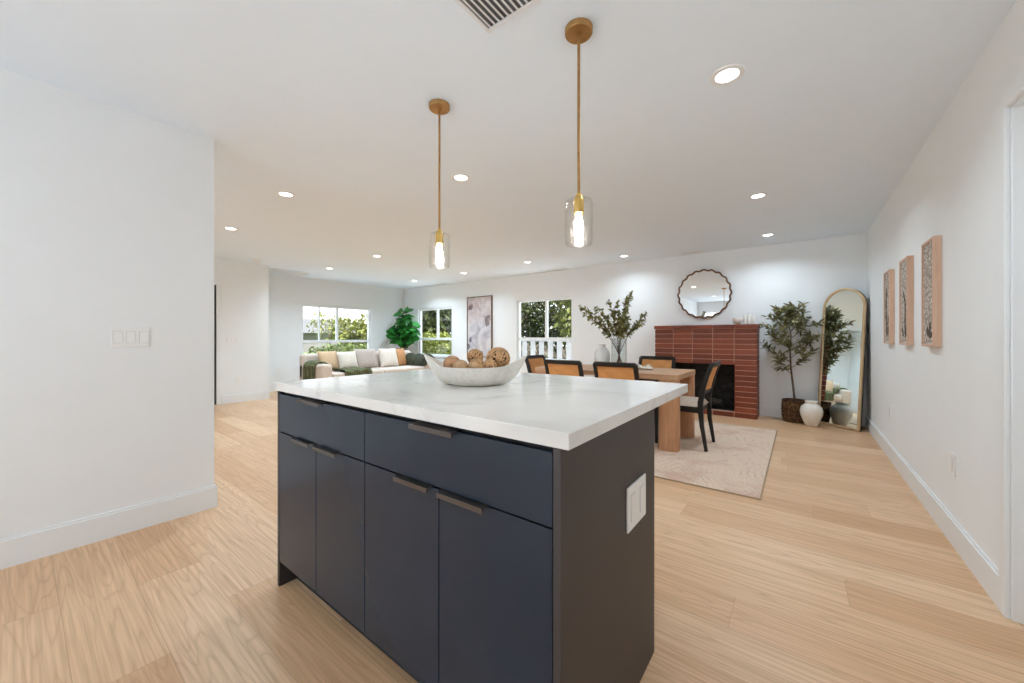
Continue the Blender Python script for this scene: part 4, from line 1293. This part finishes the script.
cushion('ivory pillow between the tan pillow and the greige pillow', 3.93, 4.34, 0.40, M['cush_light'], 19, 0.50)
cushion('large greige pillow in the middle of the sofa', 4.34, 4.88, 0.44, M['cush_grey'], 17, 0.40)
cushion('large ivory pillow right of the greige pillow', 4.90, 5.38, 0.44, M['cush_light'], 18, 0.44)
cushion('caramel pillow toward the right end of the sofa', 5.34, 5.64, 0.42, M['cush_caramel'], 15, 0.37)

def drape(name, label, path, w, m, seed, axis_v, cat='throw', amp=0.02, taper=0.0):
    """cloth following `path`, spread along axis_v"""
    bm = NB(); n = len(path); k = 16; ax = Vector(axis_v)
    path = [Vector(p) for p in path]
    g = []
    for i, p in enumerate(path):
        t = (path[min(i+1, n-1)] - path[max(i-1, 0)]).normalized(); nn = ax.cross(t).normalized()
        if nn.z < 0 and abs(t.z) < 0.9: nn = -nn
        row = []
        for j in range(k + 1):
            v = -1 + 2*j/k
            f = amp * (0.5 + 0.5 * math.sin(v * 9 + seed + 1.5 * noise.noise(Vector((i * 0.3, v * 2, seed)))))
            row.append(bm.verts.new(p + ax * v * w/2 * (1 - taper * i / n) + nn * f))
        g.append(row)
    for i in range(n - 1):
        for j in range(k): bm.faces.new((g[i][j], g[i+1][j], g[i+1][j+1], g[i][j+1]))
    o = obj(name, bm, m, smooth=True, angle=80)
    md = o.modifiers.new('sub', 'SUBSURF'); md.levels = 1; md.render_levels = 2
    md = o.modifiers.new('thick', 'SOLIDIFY'); md.thickness = 0.014; md.offset = 1
    tag(o, label, cat)
    return o
ay = SY0 + 0.10
drape('throw_blanket', 'ribbed green throw hanging over the near left arm of the sofa',
      [(0, SY0 - 0.020, 0.20), (0, SY0 - 0.022, 0.35), (0, SY0 - 0.022, 0.50), (0, SY0 - 0.012, 0.61), (0, SY0 + 0.05, 0.652), (0, SY0 + 0.12, 0.650), (0, SY0 + 0.21, 0.632), (0, SY0 + 0.23, 0.57), (0, SY0 + 0.235, 0.50)], 0.46, M['throw_green'], 1.0, (1, 0, 0))
bpy.data.objects['throw_blanket'].location = (SX0 + 0.48, 0, 0)
o = drape('throw_blanket', 'ribbed green throw spilling across the left sofa seat and its front edge',
      [(SX0 + 0.42, 0, 0.475), (SX0 + 0.60, 0, 0.478), (SX0 + 0.80, 0, 0.480), (SX0 + 0.93, 0, 0.478), (SX0 + 0.985, 0, 0.462), (SX0 + 0.998, 0, 0.42), (SX0 + 1.0, 0, 0.34), (SX0 + 1.0, 0, 0.26)], 0.56, M['throw_green'], 3.0, (0, 1, 0), amp=0.035)
o.location = (0, 4.05, 0)
o = drape('throw_blanket', 'dark olive throw draped over the right arm of the sofa',
      [(0, SY1 - 0.225, 0.47), (0, SY1 - 0.222, 0.55), (0, SY1 - 0.21, 0.625), (0, SY1 - 0.15, 0.68), (0, SY1 - 0.08, 0.69), (0, SY1 - 0.01, 0.65), (0, SY1 + 0.018, 0.58), (0, SY1 + 0.022, 0.45), (0, SY1 + 0.022, 0.30)], 0.84, M['throw_olive'], 2.0, (1, 0, 0), amp=0.06)
o.location = (SX0 + 0.62, 0, 0)

# fig plant
fg = thing('fiddle_leaf_fig', 'tall glossy green fig plant in the far corner behind the sofa', 'plant', (-8.10, 6.08, 0))
bm = NB(); lathe(bm, ((0.0, 0.0), (0.14, 0.0), (0.15, 0.01), (0.185, 0.34), (0.19, 0.36), (0.175, 0.36), (0.17, 0.32), (0.0, 0.32)), 36); obj('pot', bm, M['ceramic'], fg, smooth=True)
bm = NB(); lathe(bm, ((0.168, 0.322), (0.0, 0.33)), 24); obj('soil', bm, M['soil'], fg)
bm = NB(); lv = NB(); q = random.Random(8)
stems = ([(0, 0, 0.32), (0.0, -0.01, 0.7), (-0.02, -0.02, 1.1), (-0.03, -0.03, 1.5), (-0.02, -0.04, 1.82)], [(0.02, 0.01, 0.32), (0.06, -0.02, 0.8), (0.20, -0.02, 1.2), (0.30, -0.02, 1.56)], [(-0.02, 0, 0.32), (-0.06, -0.06, 0.8), (-0.14, -0.14, 1.05), (-0.18, -0.18, 1.35)])
for s in stems:
    P = [Vector(p) for p in s]
    tube(bm, P, [0.014 - 0.008 * i / len(P) for i in range(len(P))], 8)
    for i in range(1, len(P)):
        for k in range(20):
            p = P[i-1].lerp(P[i], k / 20)
            if p.z < 0.95: continue
            a = k * 2.4 + i * 1.1 + q.uniform(-.3, .3)
            d = Vector((math.cos(a), math.sin(a), q.uniform(-0.5, 0.7)))
            L = q.uniform(0.22, 0.32)
            if p.x + d.x * L < -0.50: d.x = abs(d.x)
            if p.y + d.y * L > 0.38: d.y = -abs(d.y)
            leaf(lv, p, d, (q.gauss(0, .6), q.gauss(0, .6) - .5, 1), L, L * 0.78, fold=0.15, droop=0.35)
obj('trunk', bm, M['bark'], fg, smooth=True); obj('foliage', lv, M['leaf_fig'], fg)

# ================================================================== OUTSIDE
struct('added_bounce_slab', B((-80, -14, -0.20), (12, YK - 0.13, -0.06)), M['bounce_pale'])  # this slab and the next two are added to bounce sunlight up indoors
struct('added_bounce_slab', B((-12.5, YB + 0.13, -0.29), (4, 9.2, -0.12)), M['bounce_pale'])
struct('added_bounce_slab', B((-11.4, -2, -0.29), (XF - 0.13, YB + 0.13, -0.12)), M['bounce_pale'])
struct('ground', B((-80, -12, -0.45), (12, 45, -0.30)), M['grass'])

def crown(bm, c, rx, ry, rz, n, L, seed, hollow=0.45):
    q = random.Random(seed); c = Vector(c)
    lobes = [(Vector((q.uniform(-.55, .55) * rx, q.uniform(-.55, .55) * ry, q.uniform(-.5, .55) * rz)), q.uniform(.40, .62)) for _ in range(9)]
    for _ in range(n):
        lc, s = q.choice(lobes)
        d = Vector((q.gauss(0, 1), q.gauss(0, 1), q.gauss(0, 1))).normalized()
        rr = q.uniform(hollow, 1) ** 0.6
        p = c + lc + Vector((d.x * rx * s * rr, d.y * ry * s * rr, d.z * rz * s * rr))
        dv = d + Vector((q.gauss(0, .6), q.gauss(0, .6), q.gauss(-.2, .6)))
        l = L * q.uniform(.6, 1.2)
        leaf(bm, p, dv, (q.gauss(0, .5), q.gauss(0, .5), 1), l, l * 0.5)

def tree(label, x, y, h, rx, ry, rz, m, n, L, seed, name='yard_tree', cat='tree', group='trees outside the windows', trunk=0.09):
    t = thing(name, label, cat, (x, y, -0.30), 0, group)
    q = random.Random(seed)
    bm = NB()
    tube(bm, [(0, 0, 0), (0.05, 0.02, h * 0.3), (-0.03, 0, h * 0.6), (0.02, 0.03, h * 0.85)], [trunk, trunk * .8, trunk * .5, trunk * .2], 8)
    for k in range(7):
        a = k * 2.4; z = h * (0.45 + 0.06 * k)
        tube(bm, [(0, 0, z), (math.cos(a) * rx * .4, math.sin(a) * ry * .4, z + rz * .15), (math.cos(a) * rx * .75, math.sin(a) * ry * .75, z + rz * .35)], [trunk * .35, trunk * .2, trunk * .07], 6)
    obj('trunk', bm, M['bark'], t, smooth=True)
    bm = NB(); crown(bm, (0, 0, h - rz * 0.9), rx, ry, rz, n, L, seed); obj('crown', bm, m, t)
    return t

def hedge(label, lo, hi, m, n, L, seed, name='garden_hedge'):
    q = random.Random(seed); bm = NB()
    for _ in range(n):
        p = Vector((q.uniform(lo[0], hi[0]), q.uniform(lo[1], hi[1]), lo[2] + (hi[2] - lo[2]) * q.random() ** 0.7))
        p.z -= 0.12 * (hi[2] - lo[2]) * (0.5 + 0.5 * noise.noise(Vector((p.x * 1.3, p.y * 1.3, seed))))
        l = L * q.uniform(.6, 1.2)
        leaf(bm, p, (q.gauss(0, 1), q.gauss(0, 1), q.gauss(.3, .8)), (q.gauss(0, .5), q.gauss(0, .5), 1), l, l * 0.5)
    o = obj(name, bm, m); tag(o, label, 'hedge'); return o

# beyond the far (sofa) window
hedge('bright green hedge outside the sofa window', (-12.6, 5.7, -0.3), (-11.6, 8.6, 0.92), M['leaf_hedge'], 2600, 0.14, 3)
hedge('low pale shrub outside the left of the sofa window', (-13.0, 4.7, -0.3), (-12.2, 5.6, 0.62), M['leaf_lime'], 900, 0.12, 5, 'flowering_shrub')
tree('rounded green tree in the right half of the sofa window', -17.0, 10.4, 2.35, 1.9, 1.6, 1.2, M['leaf_tree'], 2600, 0.22, 14)
tree('airy small tree in the middle of the sofa window', -21.5, 10.9, 3.0, 1.0, 1.2, 1.1, M['leaf_tree'], 500, 0.20, 15, trunk=0.06)
hs = thing('neighbor_house', 'pale low house with a grey roof seen through the sofa window', 'house', (-40.0, 19.0, -0.30))
obj('walls', B((-4, -6.5, 0), (4, 4.0, 1.9)), M['house_wall'], hs)
bm = NB()
a = [bm.verts.new(p) for p in ((4.8, -7.3, 1.8), (4.8, 4.8, 1.8), (-4.8, 4.8, 1.8), (-4.8, -7.3, 1.8), (0, -3.5, 3.3), (0, 1.0, 3.3))]
for f in ((0, 1, 5, 4), (1, 2, 5), (2, 3, 4, 5), (3, 0, 4), (0, 3, 2, 1)): bm.faces.new([a[i] for i in f])
obj('roof', bm, M['house_roof'], hs)
obj('garage_door', B((4.0, -0.6, 0), (4.06, 2.6, 1.6)), M['garage'], hs)
obj('window', B((4.0, -5.0, 0.7), (4.06, -3.2, 1.5)), M['garage'], hs)

# beyond the back-wall windows
tree('dark dense tree left in the picket fence window', -8.75, 12.0, 4.4, 1.5, 1.4, 2.4, M['leaf_dark'], 4200, 0.24, 31)
tree('yellow-green tree right in the picket fence window', -6.1, 12.2, 4.4, 1.4, 1.4, 2.4, M['leaf_tree'], 3600, 0.22, 33)
tree('dark evergreen behind the second window', -13.2, 11.4, 4.6, 1.9, 1.6, 2.6, M['leaf_dark'], 3400, 0.26, 35)
hedge('tall evergreen hedge beyond the picket fence', (-11.4, 14.3, -0.3), (-3.0, 15.4, 4.2), M['leaf_dark'], 6500, 0.30, 37, 'evergreen_hedge')
hedge('tall hedge at the back of the yard beyond the second window', (-20.0, 14.0, -0.3), (-11.6, 15.2, 3.4), M['leaf_tree'], 5500, 0.30, 38, 'evergreen_hedge')
hedge('sunny yellow-green shrubs outside the second window', (-13.2, 9.3, -0.3), (-10.2, 10.3, 1.35), M['leaf_lime'], 3000, 0.15, 39, 'sunny_shrub')
hedge('low tan dry shrubs right behind the picket fence', (-8.2, 8.75, -0.3), (-3.2, 9.15, 0.95), M['leaf_dry'], 2600, 0.12, 44, 'dry_shrub')
pf = thing('picket_fence', 'white picket fence outside the window behind the dining table', 'fence', (-5.2, 8.1, -0.30))
FT = 1.38
bm = NB(); box(bm, (-3.0, -0.03, FT - 0.06), (3.0, 0.05, FT)); box(bm, (-3.0, 0.0, 0.25), (3.0, 0.04, 0.34)); obj('rails', bm, M['fence'], pf, bevel=0.004)
for k in range(23):
    x = -2.9 + k * 0.262
    obj('picket', B((x - 0.072, -0.022, 0.02), (x + 0.072, -0.001, FT - 0.061)), M['fence'], pf, bevel=0.003)
